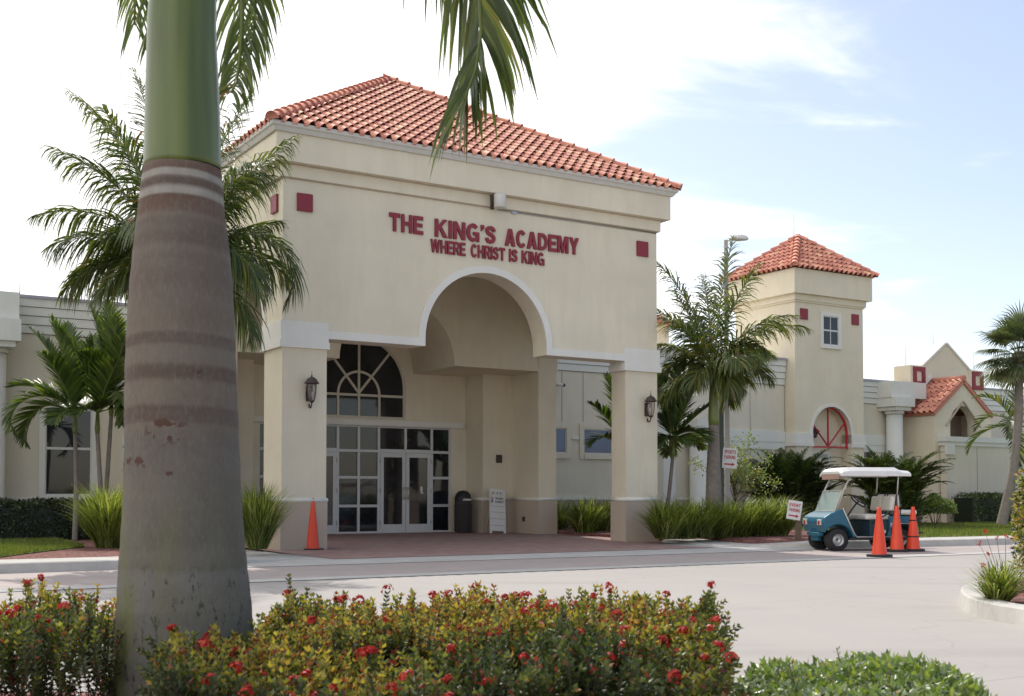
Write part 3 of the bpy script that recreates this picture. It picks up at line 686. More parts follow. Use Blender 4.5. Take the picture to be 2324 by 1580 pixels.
# wall lanterns
def lantern(u, label):
    L = bthing('wall_lantern', label, 'lantern', u, -.001, 'wall lanterns on the front piers'); y = -.17; c = (u, y, 0)
    m = MB(); m.prism([(u-.055,3.0), (u+.055,3.0), (u+.065,3.1), (u+.055,3.32), (u-.055,3.32), (u-.065,3.1)], -.035, -.001, 'y')
    m.tube([(u,-.03,3.25), (u,-.09,3.30), (u,-.14,3.30)], .014, 6)
    m.tube([(u,-.035,2.95), (u,-.05,2.88), (u,-.10,2.865), (u,-.15,2.89), (u,-.17,2.95)], [.016,.02,.018,.016,.014], 8); m.build('bracket', M['bronze'], L)
    m = MB(); m.lathe([(.004,3.60),(.006,3.52),(.02,3.50),(.012,3.485),(.035,3.475),(.09,3.44),(.125,3.385),(.15,3.36),(.15,3.345),(.115,3.34),(.105,3.33)][::-1], c, 12); m.build('cap', M['bronze'], L)
    m = MB(); m.lathe([(.0,2.93),(.012,2.945),(.02,2.96),(.05,2.985),(.062,3.0),(.055,3.01),(0,3.01)], c, 12, cap=False)
    for k in range(6):
        a = k*math.pi/3; m.tube([(u+.098*math.cos(a), y+.098*math.sin(a), 3.335), (u+.092*math.cos(a), y+.092*math.sin(a), 3.2), (u+.075*math.cos(a), y+.075*math.sin(a), 3.08), (u+.05*math.cos(a), y+.05*math.sin(a), 2.99)], .007, 6)
    m.build('cage', M['bronze'], L)
    m = MB(); m.lathe([(.045,3.005),(.068,3.08),(.085,3.2),(.09,3.33)], c, 12, cap=False); m.build('glass_shade', M['lampglass'], L)
    m = MB(); m.lathe([(.012,3.01),(.012,3.1),(.022,3.13),(.02,3.17),(.0,3.2)], c, 10); m.build('candle', M['white'], L)
mm, n, p = newmat('lantern_glass'); p.inputs['Base Color'].default_value = (.75,.72,.68,1); p.inputs['Roughness'].default_value = .15; p.inputs['Transmission Weight'].default_value = .85; p.inputs['IOR'].default_value = 1.1
n.links.new(rampf(n, noise(n, 30, 3), .3, .7, .08, .25), p.inputs['Roughness']); M['lampglass'] = mm
lantern(.56, 'bronze wall lantern with glass on the left front pier'); lantern(9.14, 'bronze wall lantern with glass on the right front pier')
# ---------------------------------------------------------------- wings
def grooved_parapet(mb_band, mb_joint, mb_cap, u0, u1, w, z0, z1, n=4, p=.12):
    h = (z1-z0)/n
    # stepped courses with dark joints
    for i in range(n):
        q = p*(0.35 + .65*i/(n-1)); a = z0+i*h
        mb_band.box(u0, u1, w-q, w+.3, a+.018, a+h); mb_joint.box(u0+.002, u1-.002, w-q+.03, w+.28, a-.0, a+.018)
    mb_cap.box(u0-.01, u1+.01, w-p-.05, w+.34, z1, z1+.07)
M['coping'] = plain('grey_coping_metal', (0.36, 0.35, 0.42), 0.5, var=.06)
M['door_paint'] = plain('grey_green_door_paint', (0.42, 0.46, 0.42), 0.5)
def window(par, u0, u1, z0, z1, w, glass, trim=True, bars=(), rails=(), matf='frame', tm='white', deep=.06, tw=.12):
    m = MB(); t = .035
    m.box(u0, u0+t, w-.02, w+deep, z0, z1); m.box(u1-t, u1, w-.02, w+deep, z0, z1); m.box(u0+t, u1-t, w-.018, w+deep, z1-t, z1); m.box(u0+t, u1-t, w-.018, w+deep, z0, z0+t)
    for b in bars: m.box(b-.018, b+.018, w-.012, w+deep-.01, z0+t, z1-t)
    for r_ in rails: m.box(u0+t, u1-t, w-.015, w+deep-.008, r_-.03, r_+.03)
    o = m.build('window', M[matf], par)
    m = MB(); m.box(u0+t, u1-t, w-.008, w-.003, z0+t, z1-t); m.build('pane', glass, o)
    if trim:
        m = MB(); p = .05
        m.box(u0-tw, u0, w-p, w, z0-tw, z1+tw); m.box(u1, u1+tw, w-p, w, z0-tw, z1+tw); m.box(u0, u1, w-p+.002, w, z1, z1+tw); m.box(u0, u1, w-p-.03, w, z0-tw, z0)
        m.build('surround', M[tm], o)
    return o
def column(par, u, w, r, z0, z1, capz, r2=None):
    m = MB(); m.lathe([(r+.06,z0),(r+.06,z0+.12),(r+.0,z0+.18),(r,z1-.12)], (u,w,0), 28)
    o = m.build('column', M['band'], par)
    m = MB(); m.lathe([(r+.05,z1-.12),(r+.05,z1)], (u,w,0), 28); m.box(u-r-.12, u+r+.12, w-r-.12, w+r+.1, z1, z1+.14); m.box(u-r-.22, u+r+.22, w-r-.22, w+r+.1, z1+.14, capz)
    m.build('capital', M['band'], o); return o
def wing(name, label, u0, u1, w, z, zp0):
    o = bthing(name, label, 'building', u0, w)
    m = MB(); m.box(u0, u1, w, w+.35, 0, zp0); m.box(u0, u1, w+.35, w+9, zp0-.3, zp0); m.build('wall', M['wing'], o)
    a, b, c = MB(), MB(), MB(); grooved_parapet(a, b, c, u0, u1, w, zp0, z)
    pr = a.build('parapet', M['band'], o); b.build('joint', M['dark'], pr); c.build('coping', M['coping'], pr)
    m = MB(); m.box(u0, u1, w-.03, w-.001, 0, .98); m.build('wainscot', M['base'], o)
    m = MB(); m.box(u0, u1, w-.06, w-.001, .982, 1.06); m.build('torus_moulding', M['white'], o)
    return o
lwing = wing('school_wing', 'low cream wing with grooved parapet left of the entrance building', -24, -.03, 8.0, 5.85, 5.0)
window(lwing, -2.95, -1.86, 1.12, 3.22, 7.998, M['glass'], rails=(2.26,), tm='band', tw=.14)
window(lwing, -1.0, -.3, 1.9, 3.22, 7.998, M['glass'], rails=(2.6,), tm='band', tw=.12)
column(lwing, -4.32, 7.55, .40, .1, 4.55, 5.2)
m = MB(); m.box(-4.9, -3.72, 7.1, 8.0, 5.2, 5.84) ; m.build('frieze_block', M['band'], lwing)
def joint_lines(par, spec, w):
    m = MB()
    for (u, z0, z1) in spec: m.box(u-.008, u+.008, w-.003, w+.01, z0, z1)
    m.build('control_joint', M['dark'], par)
def rod(par, u, w, z, h=1.0):
    m = MB(); m.tube([(u,w,z), (u,w,z+h)], [.012,.005], 5); m.build('lightning_rod', M['steel'], par)
rod(lwing, -3.55, 8.1, 5.9, .75)
mwing = wing('school_wing', 'low cream wing with grooved parapet between the entrance building and the tower', UR+.03, 21.55, 8.0, 5.85, 4.97)
window(mwing, 11.3, 12.3, 2.42, 3.2, 7.998, M['blueglass'], matf='creamframe', tm='wing', tw=.16)
window(mwing, 12.95, 14.05, 2.42, 3.2, 7.998, M['blueglass'], matf='creamframe', tm='wing', tw=.16)
for a, b in ((UR+.05,11.12), (12.48,12.77), (14.23,14.99)):
    m = MB(); m.box(a, b, 7.955, 7.999, 2.86, 2.95); m.build('string_course', M['band'], mwing)
for a, b, p in ((2.98,3.36,7.94), (2.72,2.975,7.955)):
    m = MB(); m.box(15.0, 21.54, p, 7.999, a, b); m.build('string_course', M['band'], mwing)
joint_lines(mwing, [(12.15,3.4,4.95),(12.95,3.42,4.95),(19.95,.1,4.9),(16.0,3.4,4.9)], 7.998)
column(mwing, 17.35, 7.6, .34, .1, 3.15, 3.6)
for a, b in ((15.9,16.4), (18.3,18.9)):
    m = MB(); m.box(a, b, 7.7, 7.999, 0, 2.6); m.build('pilaster', M['band'], mwing)
# camera on the middle wing
sc_ = bthing('security_camera', 'small grey security camera on the cream wall right of the inner pier', 'camera', 11.9, 8.0)
m = MB(); m.box(11.82,11.98,7.86,7.999,4.52,4.58); m.tube([(11.9,7.9,4.55),(11.9,7.75,4.5)], .02, 6); m.build('bracket', M['gutter'], sc_)
m = MB(); m.tube([(11.68,7.68,4.52),(11.98,7.72,4.5)], .055, 10); m.build('housing', M['gutter'], sc_)
m = MB(); m.tube([(11.98,7.72,4.5),(12.06,7.73,4.495)], .05, 10); m.build('lens', M['black'], sc_)
# ---------------------------------------------------------------- tower
TU0, TU1, TW0, TW1 = 21.6, 25.0, 7.5, 10.5
T = bthing('tower', 'square cream tower with red hip roof, small window and red-framed arch', 'tower', TU0, TW0)
m = MB(); tf = [(TU0,0), (22.4,0)] + arc(23.37, 3.3, .97, 180, 0, 24) + [(24.34,0), (TU1,0), (TU1,8.6), (TU0,8.6)]
m.prism(tf, TW0, TW0+.5, 'y'); m.build('front_wall', M['wall'], T, fixn=True)
m = MB(); m.box(TU0, TU0+.4, TW0+.5, TW1, 0, 8.6); m.box(TU1-.4, TU1, TW0+.5, TW1, 0, 8.6); m.box(TU0+.4, TU1-.4, TW1-.4, TW1, 0, 8.6); m.build('side_wall', M['wall'], T)
m = MB(); m.box(TU0+.4, TU1-.4, 8.0, 8.3, 0, 8.0); m.build('recess_wall', M['wall'], T)
m = MB(); p = .09; m.box(TU0-p, TU1+p, TW0-p, TW1+p, 7.93, 8.14); m.build('trim_band', M['wall'], T)
m = MB(); p = .05; m.box(TU0-p, TU1+p, TW0-p, TW1+p, 7.87, 7.93); m.build('trim_step', M['wall'], T)
m = MB(); p = .24; m.box(TU0-p, TU1+p, TW0-p, TW1+p, 8.14, 9.0); m.build('fascia', M['wall'], T)
m = MB(); cp = MB(); tiled_roof(m, cp, TU0-.34, TU1+.34, TW0-.34, TW1+.34, 9.02, ((TU0+TU1)/2, (TW0+TW1)/2, 10.55), seed=5)
rf = m.build('roof', M['tile'], T); cp.build('hip_cap', M['tile'], rf); rod(T, 23.1, 9.0, 10.5, .9)
window(T, 22.95, 23.72, 6.45, 7.48, TW0-.002, M['glass'], bars=(23.33,), rails=(6.97,), tw=.13)
ornament(T, 22.02, TW0, 7.46, .38, 'y'); ornament(T, 24.58, TW0, 7.46, .38, 'y')
for a, b in ((TU0-.05, 22.4), (24.34, TU1+.05)):
    m = MB(); m.box(a, b, TW0-.05, TW0+.45, 2.98, 3.30); m.box(a-.02, b+.02, TW0-.07, TW0+.46, 2.84, 2.98); m.build('capital', M['white'], T)
m = MB(); SPs = SP; SP = 3.3; arch_band(m, 23.37, .965, 1.08, 0, 99, 0, 0, TW0-.03, TW0, 'y'); SP = SPs
m.build('arch_trim', M['white'], T, fixn=True)
m = MB(); yy0, yy1 = 7.64, 7.72
m.box(22.41, 24.33, yy0, yy1, 2.81, 2.87); m.box(24.28, 24.33, yy0+.003, yy1, 2.87, 3.3); m.box(22.41, 22.45, yy0+.003, yy1, 2.87, 3.3)
ring_(m, 23.37, 3.3, .938, .022, yy0+.002, yy1); m.box(23.358, 23.382, yy0+.01, yy1, 2.87, 4.19)
for s in (-1, 1):
    a = Vector((23.37, 0, 2.87)); b = Vector((23.37+s*.82, 0, 3.70)); dd = (b-a).normalized(); nn = Vector((-dd.z, 0, dd.x))*.012
    m.prism([(a.x+nn.x, a.z+nn.z), (b.x+nn.x, b.z+nn.z), (b.x-nn.x, b.z-nn.z), (a.x-nn.x, a.z-nn.z)], yy0+.012, yy1, 'y')
tag(m.build('arched_frame', M['redframe'], T, fixn=True), 'red painted half-round frame with spokes')
m = MB()
for k in range(9):
    a = rnd.uniform(0, 6.28); m.lathe([(0,-.09),(.08,-.05),(.09,.03),(0,.09)], (22.95+.22*math.cos(a)*rnd.random(), 7.90, 3.35+.12*math.sin(a)), 7, cap=False)
tag(m.build('wall_emblem', M['bronze'], T), 'dark small ornament behind the red spokes')
m = MB(); m.box(22.62, 23.6, 7.93, 7.998, .13, 2.6); d_ = m.build('door', M['door_paint'], T)
m = MB(); m.box(22.5, 22.62, 7.91, 7.998, .13, 2.72); m.box(23.6, 23.72, 7.91, 7.998, .13, 2.72); m.box(22.62, 23.6, 7.912, 7.998, 2.6, 2.72); m.build('door_frame', M['white'], d_)
m = MB(); m.box(22.74, 23.48, 7.92, 7.929, 1.3, 2.45); m.build('door_panel', M['wing'], d_)
# ---------------------------------------------------------------- right wing with gable and porch
rw = wing('school_wing', 'long low cream wing with stepped gable right of the tower', TU1+.02, 60, 8.0, 5.33, 4.5)
for a, b, p in ((2.98,3.36,7.94), (2.72,2.975,7.955)):
    m = MB(); m.box(TU1+.05, 34, p, 7.999, a, b); m.build('string_course', M['band'], rw)
window(rw, 25.35, 26.0, 1.3, 2.75, 7.998, M['glass'], tm='band', tw=.10)
column(rw, 26.75, 7.6, .30, .1, 4.25, 4.72)
m = MB(); m.box(26.2, 28.1, 7.25, 8.0, 4.72, 5.32); m.build('frieze_block', M['band'], rw)
gz = [(28.7,5.2), (28.7,6.05), (30.05,7.0), (31.5,5.98), (31.5,5.2)]
m = MB(); m.prism(gz, 7.9, 8.3, 'y'); m.build('gable', M['wall'], rw, fixn=True)
m = MB()
def slope_bar(mb, a, b, h, y0, y1, ext=.0):
    a = Vector((a[0], 0, a[1])); b = Vector((b[0], 0, b[1])); dd = (b-a).normalized(); nn = Vector((-dd.z, 0, dd.x)); nn = nn if nn.z > 0 else -nn
    a = a - dd*ext; mb.prism([(a.x, a.z), (b.x, b.z), (b.x+nn.x*h, b.z+nn.z*h), (a.x+nn.x*h, a.z+nn.z*h)], y0, y1, 'y')
slope_bar(m, gz[1], gz[2], .07, 7.84, 8.36, .05); slope_bar(m, gz[3], gz[2], .07, 7.84, 8.36, .05); m.build('gable_coping', M['white'], rw, fixn=True)
for a, b in ((28.02, 28.72), (31.48, 32.15)):
    m = MB(); m.box(a-.1, b, 7.82, 8.6, 4.9, 6.05); pb_ = m.build('parapet_block', M['wall'], rw)
    m = MB(); c_ = (a+b)/2 + .02; y0, y1 = 7.77, 7.819; h = .28; t = .17
    m.box(c_-.33, c_-.33+t, y0, y1, 5.28, 6.0); m.box(c_+.33-t, c_+.33, y0, y1, 5.28, 6.0); m.box(c_-.33+t, c_+.33-t, y0, y1, 5.28, 5.28+t); m.box(c_-.33+t, c_+.33-t, y0, y1, 6.0-t, 6.0)
    m.build('square_ornament', M['red'], pb_)
rod(rw, 28.0, 8.1, 6.05, .75); rod(rw, 30.2, 8.6, 6.95, .6); rod(rw, 32.0, 8.1, 6.05, .7)
Pc = bthing('gabled_porch', 'small cream porch with steep red tiled gable and pointed niche', 'porch', 27.6, 6.5)
m = MB(); UA, UB, UC = 27.62, 29.2, 30.85
pf = [(UA,0), (UB-.72,0), (UB-.72,3.75)] + arc(UB, 3.75, .72, 180, 0, 20)[1:-1] + [(UB+.72,3.75), (UB+.72,0), (UC,0), (UC,4.25), (UB,5.42), (UA,4.25)]
m.prism(pf, 6.5, 6.85, 'y'); m.build('front_wall', M['wall'], Pc, fixn=True)
m = MB(); m.box(UA, UA+.3, 6.85, 7.94, 0, 4.2); m.box(UC-.3, UC, 6.85, 7.94, 0, 4.2); m.build('side_wall', M['wall'], Pc)
m = MB(); m.box(UA+.3, UC-.3, 7.6, 7.94, 0, 4.2); m.build('niche_wall', M['base'], Pc)
m = MB(); slope_bar(m, (UB-.98,3.62+.05), (UB,4.62), .05, 6.44, 6.499); slope_bar(m, (UB+.98,3.62+.05), (UB,4.62), .05, 6.44, 6.499); m.build('niche_trim', M['base'], Pc, fixn=True)
# tiled gable roof of the porch (two slopes)
m = MB(); rr = random.Random(11)
for s in (-1, 1):
    E = Vector((UB+s*1.72, 0, 4.16)); A_ = Vector((UB, 0, 5.46)); up = (A_-E); H = up.length; up = up/H; nn = Vector((-up.z, 0, up.x)); nn = nn if nn.z > 0 else -nn
    rows = int(H/.33)+1; cols = 6; tw_ = (8.0-6.42)/cols
    for i in range(rows):
        for j in range(cols):
            y0 = 6.42 + j*tw_; vs = []; fs = []; xs = [0,.12,.28,.45,.62,.74,.80,.90,1.0]; zs = [.01,.012,.05,.07,.05,.012,.004,.004,.01]
            for a, b in zip(xs, zs):
                for t_, lf_ in ((i*.33-.03,.018+b*.5), (min(i*.33+.33, H),0)):
                    q = E + up*t_ + nn*(b*1.15+lf_); vs.append((q.x, y0+a*tw_, q.z))
                q = E + up*(i*.33-.03) + nn*(b*.9); vs.append((q.x, y0+a*tw_, q.z))
            for k in range(8):
                a = 3*k; b = a+3; fs += [(a, b, b+1, a+1)]
            m.add(vs, fs, rr.random(), True)
    q = [E, A_, A_-nn*.12, E-nn*.12]; m.prism([(x.x, x.z) for x in q], 6.42, 7.98, 'y', .2)
m.tube([(UB, 6.40, 5.50), (UB, 8.0, 5.50)], .11, 10, .3)
m.build('roof', M['tile'], Pc)
m = MB(); slope_bar(m, (UA-.15,4.3), (UB-.05,5.62), .16, 7.80, 7.93); m.build('flashing', M['white'], Pc, fixn=True)
# yard wall
yw = bthing('yard_wall', 'plain cream garden wall with pale cap behind the leaning palm', 'wall', 27.85, 6.2)
m = MB(); m.box(27.85, 60, 6.2, 6.45, 0, 2.95); m.build('wall', M['wing'], yw)
m = MB(); m.box(27.80, 60, 6.15, 6.5, 2.95, 3.10); m.box(27.75, 60, 6.10, 6.55, 3.10, 3.28); m.box(27.78, 28.25, 6.12, 6.199, 2.62, 2.95); m.build('cap', M['band'], yw)
joint_lines(yw, [(29.6,.1,2.9),(33,.1,2.9),(36.5,.1,2.9)], 6.198)
# small far cupola behind the entrance building
cp_ = bthing('cupola', 'small far cream turret with red cap peeping right of the entrance building', 'turret', 22.3, 20)
q = D(1494, 740, 52); uu, ww = toB(q); OFF[cp_.name] = (uu, ww); cp_.location = bw(uu, ww)
m = MB(); m.box(uu-.9, uu+.18, ww-.5, ww+.5, 0, q.z+.0); m.build('wall', M['wall'], cp_)
m = MB(); m.lathe([(.95,q.z),(.98,q.z+.12),(.6,q.z+.38),(0,q.z+.5)], (uu-.5,ww,0), 16, .3); m.build('roof', M['tile'], cp_)
# ================================================================ plants
Z = Vector((0,0,1))
def frond(lf, rc, base, az, el, L, bend, n, ll, droop, wid, r, plume=0.35, vee=0.25, spow=1.4, start=.12, col=(.2,.75), rr=.02, roll=0.0, tipw=.35):
    """one pinnate palm leaf: a drooping rachis with narrow folded leaflets; lf, rc = mesh builders"""
    steps = 14; p = Vector(base); pts = [p.copy()]; tans = []
    ha = az + r.uniform(-.03,.03)
    for i in range(steps):
        s = (i+.5)/steps; e = el - bend*(s**spow)
        ha += r.uniform(-.015,.015)
        d = Vector((math.cos(ha)*math.cos(e), math.sin(ha)*math.cos(e), math.sin(e)))
        p = p + d*(L/steps); pts.append(p.copy()); tans.append(d)
    rc.tube(pts, [rr*(1-.85*i/steps)+.002 for i in range(steps+1)], 5, .55)
    for k in range(n):
        s = start + (1-start)*(k+.5)/n; i = min(int(s*steps), steps-1); t = s*steps-i
        q = pts[i].lerp(pts[i+1], t); d = tans[i]
        sdv = d.cross(Z)
        if sdv.length < .05: sdv = Vector((math.sin(ha), -math.cos(ha), 0))
        sdv.normalize(); upv = sdv.cross(d).normalized()
        prof = (0.55 + .6*math.sin(math.pi*min(1, s*1.05)))*(1 if s < .8 else 1-(s-.8)/.2*(1-tipw-.25))
        for sg in (-1, 1):
            l = ll*prof*r.uniform(.82, 1.12)
            a = R(58 - 30*s) + r.uniform(-.12,.12)
            v = vee + r.uniform(-plume, plume) + roll*sg
            dd = (d*math.cos(a) + (sdv*sg*math.cos(v) + upv*math.sin(v))*math.sin(a)).normalized()
            w = wid*r.uniform(.8, 1.15)*(.6+.4*prof); var = r.uniform(*col) + (0.22 if r.random() < .03 else 0)
            P = q.copy(); vs = []; wd = d.copy() - dd*d.dot(dd)
            if wd.length < .1: wd = upv.copy()
            wd.normalize(); cur = dd.copy(); nseg = 4
            for j in range(nseg+1):
                tt = j/nseg; ww = w*(.55, 1, .9, .6, 0)[j]*.5
                if j < nseg: vs.append(tuple(P - wd*ww)); vs.append(tuple(P + wd*ww))
                else: vs.append(tuple(P))
                cur = (cur - Z*(droop*.5*(tt+.25))).normalized(); P = P + cur*(l/nseg)
            lf.add(vs, [(0,1,3,2), (2,3,5,4), (4,5,7,6), (6,7,8)], var)
def solve_frond(dr, dz, el, spow):
    """length and bend that bring the rachis tip to radius dr, height dz"""
    best = None
    for bi in range(2, 42):
        b = bi*.1; x = z = 0.0
        for i in range(14):
            e = el - b*(((i+.5)/14)**spow); x += math.cos(e)/14; z += math.sin(e)/14
        if x < .02: continue
        # L from least squares
        L = (x*dr + z*dz)/(x*x+z*z)
        if L <= .2: continue
        err = math.hypot(x*L-dr, z*L-dz)
        if best is None or err < best[0]: best = (err, L, b)
    return best[1], best[2]
def aimed(base, tip, el, spow=1.4):
    d = tip - base; L, b = solve_frond(math.hypot(d.x, d.y), d.z, R(el), spow); return math.atan2(d.y, d.x), L, b
def palm_frond_part(parent, mat, rmat, r, **k):
    lf, rc = MB(), MB(); frond(lf, rc, (0,0,k.pop('z')), r=r, **k)
    lf.v, lf.f, lf.a, lf.sm = lf.v, lf.f, lf.a, lf.sm
    o = lf.build('frond', mat, parent); rc.build('leaf_stalk', rmat, o); return o
def palm_trunk(par, pts, rad, mat, seg=18, name='trunk'):
    m = MB(); P = []; Rr = []; n = 60
    # resample and add ring scars
    pts = [Vector(p) for p in pts]
    for i in range(n+1):
        t = i/n*(len(pts)-1); k = min(int(t), len(pts)-2); f = t-k
        P.append(pts[k].lerp(pts[k+1], f)); rr_ = rad[k]*(1-f)+rad[k+1]*f; Rr.append(rr_*(1.015 if i % 3 == 0 else .99))
    m.tube(P, Rr, seg, .5); return m.build(name, mat, par)
# ---- foreground royal palm: big trunk close to the camera
def bigtrunkmat():
    m, n, p = newmat('ringed_trunk'); co = n.nodes.new('ShaderNodeTexCoord'); sp = n.nodes.new('ShaderNodeSeparateXYZ'); n.links.new(co.outputs['Object'], sp.inputs[0])
    wob = n.nodes.new('ShaderNodeMath'); wob.operation = 'MULTIPLY_ADD'; n.links.new(noise(n, 1.6, 3, .5, stretch=(1,1,.3)), wob.inputs[0]); wob.inputs[1].default_value = .07; n.links.new(sp.outputs[2], wob.inputs[2])
    wz = rampf(n, wob.outputs[0], 0.035, 2.635)          # 0..1 over 2.6 m
    zof = lambda y: (CH + (1126-y)*.001912)/2.6
    L_ = (.185,.155,.122); Dk = (.120,.088,.070); Rd = (.135,.082,.060); Wh = (.36,.34,.30); Gr = (.160,.150,.122)
    st = [(0, (.14,.135,.105)), (zof(1380), (.16,.157,.14)), (zof(1290), (.185,.18,.17)), (zof(1284), (.15,.145,.12)), (zof(1150), Gr), (zof(1010), (.15,.134,.118)), (zof(972), L_), (zof(966), Dk), (zof(935), Dk), (zof(928), L_), (zof(880), L_), (zof(868), Dk), (zof(843), Dk), (zof(838), L_), (zof(800), L_), (zof(793), Dk), (zof(773), Dk), (zof(767), L_), (zof(600), (.145,.115,.097)), (zof(582), (.185,.155,.13)), (zof(566), (.135,.103,.086)), (zof(516), (.135,.103,.086)), (zof(506), (.18,.145,.115)), (zof(494), Rd), (zof(463), Rd), (zof(458), Wh), (zof(444), Wh), (zof(440), Dk), (zof(422), Dk), (zof(418), Wh), (zof(405), Wh), (zof(401), Rd)]
    c = ramp(n, wz, st)
    f = rampf(n, noise(n, 9, 6, .7, stretch=(1,1,.5)), .35, .7); c = mixc(n, mixc(n, f, (0,0,0), (.45,.45,.45)), c, (.095,.08,.068))
    f = rampf(n, noise(n, 70, 4, .7, stretch=(1,1,.35)), .5, .72, 0, .35); c = mixc(n, f, c, (.26,.24,.20))
    f = rampf(n, noise(n, 2.2, 5, .6, stretch=(.5,.5,3.2)), .42, .72, 0, .5); c = mixc(n, f, c, (.19,.17,.145))
    # green algae low on the left side
    al = n.nodes.new('ShaderNodeMath'); al.operation = 'MULTIPLY'
    n.links.new(rampf(n, sp.outputs[2], 0.75, 1.25, 1, 0), al.inputs[0]); n.links.new(rampf(n, noise(n, 3.5, 5, .6, stretch=(1,1,.25)), .42, .6), al.inputs[1])
    a2 = n.nodes.new('ShaderNodeMath'); a2.operation = 'MULTIPLY'; n.links.new(al.outputs[0], a2.inputs[0]); n.links.new(rampf(n, sp.outputs[0], .10, -.2, .1, .95), a2.inputs[1])
    c = mixc(n, a2.outputs[0], c, (.165,.175,.05))
    # dark specks low on the trunk and a few scars
    s1 = n.nodes.new('ShaderNodeMath'); s1.operation = 'MULTIPLY'; n.links.new(rampf(n, noise(n, 34, 4, .7, stretch=(1,1,.45)), .57, .63), s1.inputs[0]); n.links.new(rampf(n, sp.outputs[2], .74, .84, .85, 0), s1.inputs[1])
    c = mixc(n, s1.outputs[0], c, (.055,.05,.045))
    for (px_, pz, rx, rz_) in ((-.0, 1.375, .10, .07), (-.14, 1.24, .09, .03), (.02, 1.19, .02, .014), (.12,1.62,.02,.02)):
        vx = n.nodes.new('ShaderNodeMapping'); vx.inputs['Location'].default_value = (-px_/rx, 0, -pz/rz_); vx.inputs['Scale'].default_value = (1/rx, .01, 1/rz_); n.links.new(co.outputs['Object'], vx.inputs[0])
        ln = n.nodes.new('ShaderNodeVectorMath'); ln.operation = 'LENGTH'; n.links.new(vx.outputs[0], ln.inputs[0])
        q = n.nodes.new('ShaderNodeMath'); q.operation = 'MULTIPLY'; n.links.new(rampf(n, ln.outputs['Value'], .6, 1.1, 1, 0), q.inputs[0]); n.links.new(rampf(n, noise(n, 26, 3, .5), .56, .60), q.inputs[1])
        c = mixc(n, q.outputs[0], c, (.10,.055,.042))
    n.links.new(c, p.inputs['Base Color']); p.inputs['Roughness'].default_value = .85; p.inputs['Specular IOR Level'].default_value = .25
    bump(n, p, noise(n, 40, 6, .7, stretch=(1,1,.6)), .5, .006); return m
def crownshaftmat():
    m, n, p = newmat('foreground_crownshaft')
    a = rampf(n, noise(n, 5, 4, .5, stretch=(2.2,2.2,.12)), .35, .68); c = mixc(n, a, (.065,.098,.024), (.130,.165,.038))
    b = rampf(n, noise(n, 2.2, 5, .6, stretch=(1,1,.35)), .58, .72, 0, .55); c = mixc(n, b, c, (.075,.058,.026))
    n.links.new(c, p.inputs['Base Color']); p.inputs['Roughness'].default_value = .38; p.inputs['Coat Weight'].default_value = .15
    bump(n, p, noise(n, 14, 3, .5, stretch=(3,3,.1)), .12, .004); return m
TY = 5.2
def edge(y, l, r_): 
    a, b = D(l, y, TY), D(r_, y, TY); return ((a.x+b.x)/2, TY, a.z, (b.x-a.x)/2)
prof = [edge(1690,225,612), edge(1580,250,592), edge(1520,256,583), edge(1450,266,574), edge(1370,270,568), edge(1300,273,560), edge(1220,279,552), edge(1130,284,546), edge(1000,287,541), edge(900,287,537), edge(820,289,534), edge(740,292,531), edge(640,299,526), edge(560,307,518), edge(480,316,508), edge(430,322,505), edge(400,326,502), edge(384,329,500)]
bx = prof[9][0]
FP = thing('royal_palm', 'huge ringed grey palm trunk with green crownshaft close to the camera', 'palm tree', (bx, TY, 0))
m = MB(); P = []; Rr = []
prof[0] = (prof[0][0], TY, 0.0, prof[0][3])
for i in range(len(prof)-1):
    a, b = prof[i], prof[i+1]
    for k in range(5):
        t = k/5; P.append((a[0]*(1-t)+b[0]*t-bx, 0, a[2]*(1-t)+b[2]*t)); Rr.append(a[3]*(1-t)+b[3]*t)
P.append((prof[-1][0]-bx, 0, prof[-1][2])); Rr.append(prof[-1][3])
# the trunk in front view is its silhouette, correct the radius for nearness
Rr = [r_*.994*(1+.004*math.sin(i*1.7)) for i, r_ in enumerate(Rr)]
m.tube(P, Rr, 64, .5); m.build('trunk', bigtrunkmat(), FP)
cs = [edge(386,329,501), edge(372,330,499), edge(340,331,498), edge(290,332,497), edge(200,334,494), edge(100,337,489), edge(54,338,488)]
P = [(c_[0]-bx, 0, c_[2]) for c_ in cs]; Rr = [c_[3]*1.0+.002 for c_ in cs]; Rr[0] -= .004
P += [(P[-1][0]+.01, 0, 3.5), (P[-1][0]+.02, 0, 3.9), (P[-1][0]+.03, 0, 4.25), (P[-1][0]+.03, 0, 4.5)]; Rr += [Rr[-1]*.93, .115, .09, .04]
m = MB(); m.tube(P, Rr, 48, .5); m.build('crownshaft', crownshaftmat(), FP)
r = random.Random(21); tx = P[-1][0]
for px_, py_, Y_, el, ll, nl in ((1050, 225, 6.6, 48, .78, 120), (548, 120, 6.6, 50, .42, 64), (512, 215, 6.2, 40, .42, 60), (312, 55, 6.8, 50, .42, 56), (345, 140, 6.4, 40, .40, 50), (-200, -300, 5.0, 70, .6, 60), (900, -500, 4.0, 72, .6, 60), (200, -700, 3.2, 75, .6, 60), (600, -300, 7.5, 70, .6, 60)):
    base = Vector((tx, 0, 4.2)); tip = D(px_, py_, Y_) - Vector((bx, TY, 0)); az, L, bend = aimed(base, tip, el, 1.25)
    lf, rc = MB(), MB(); frond(lf, rc, base, az, R(el), L, bend, nl, ll, 1.1, .033 if px_ == 1050 else .019, r, plume=.4, rr=.03, spow=1.25, col=(.25,.85), tipw=.9)
    o = lf.build('frond', M['palm'], FP); rc.build('leaf_stalk', M['green_shaft'], o)
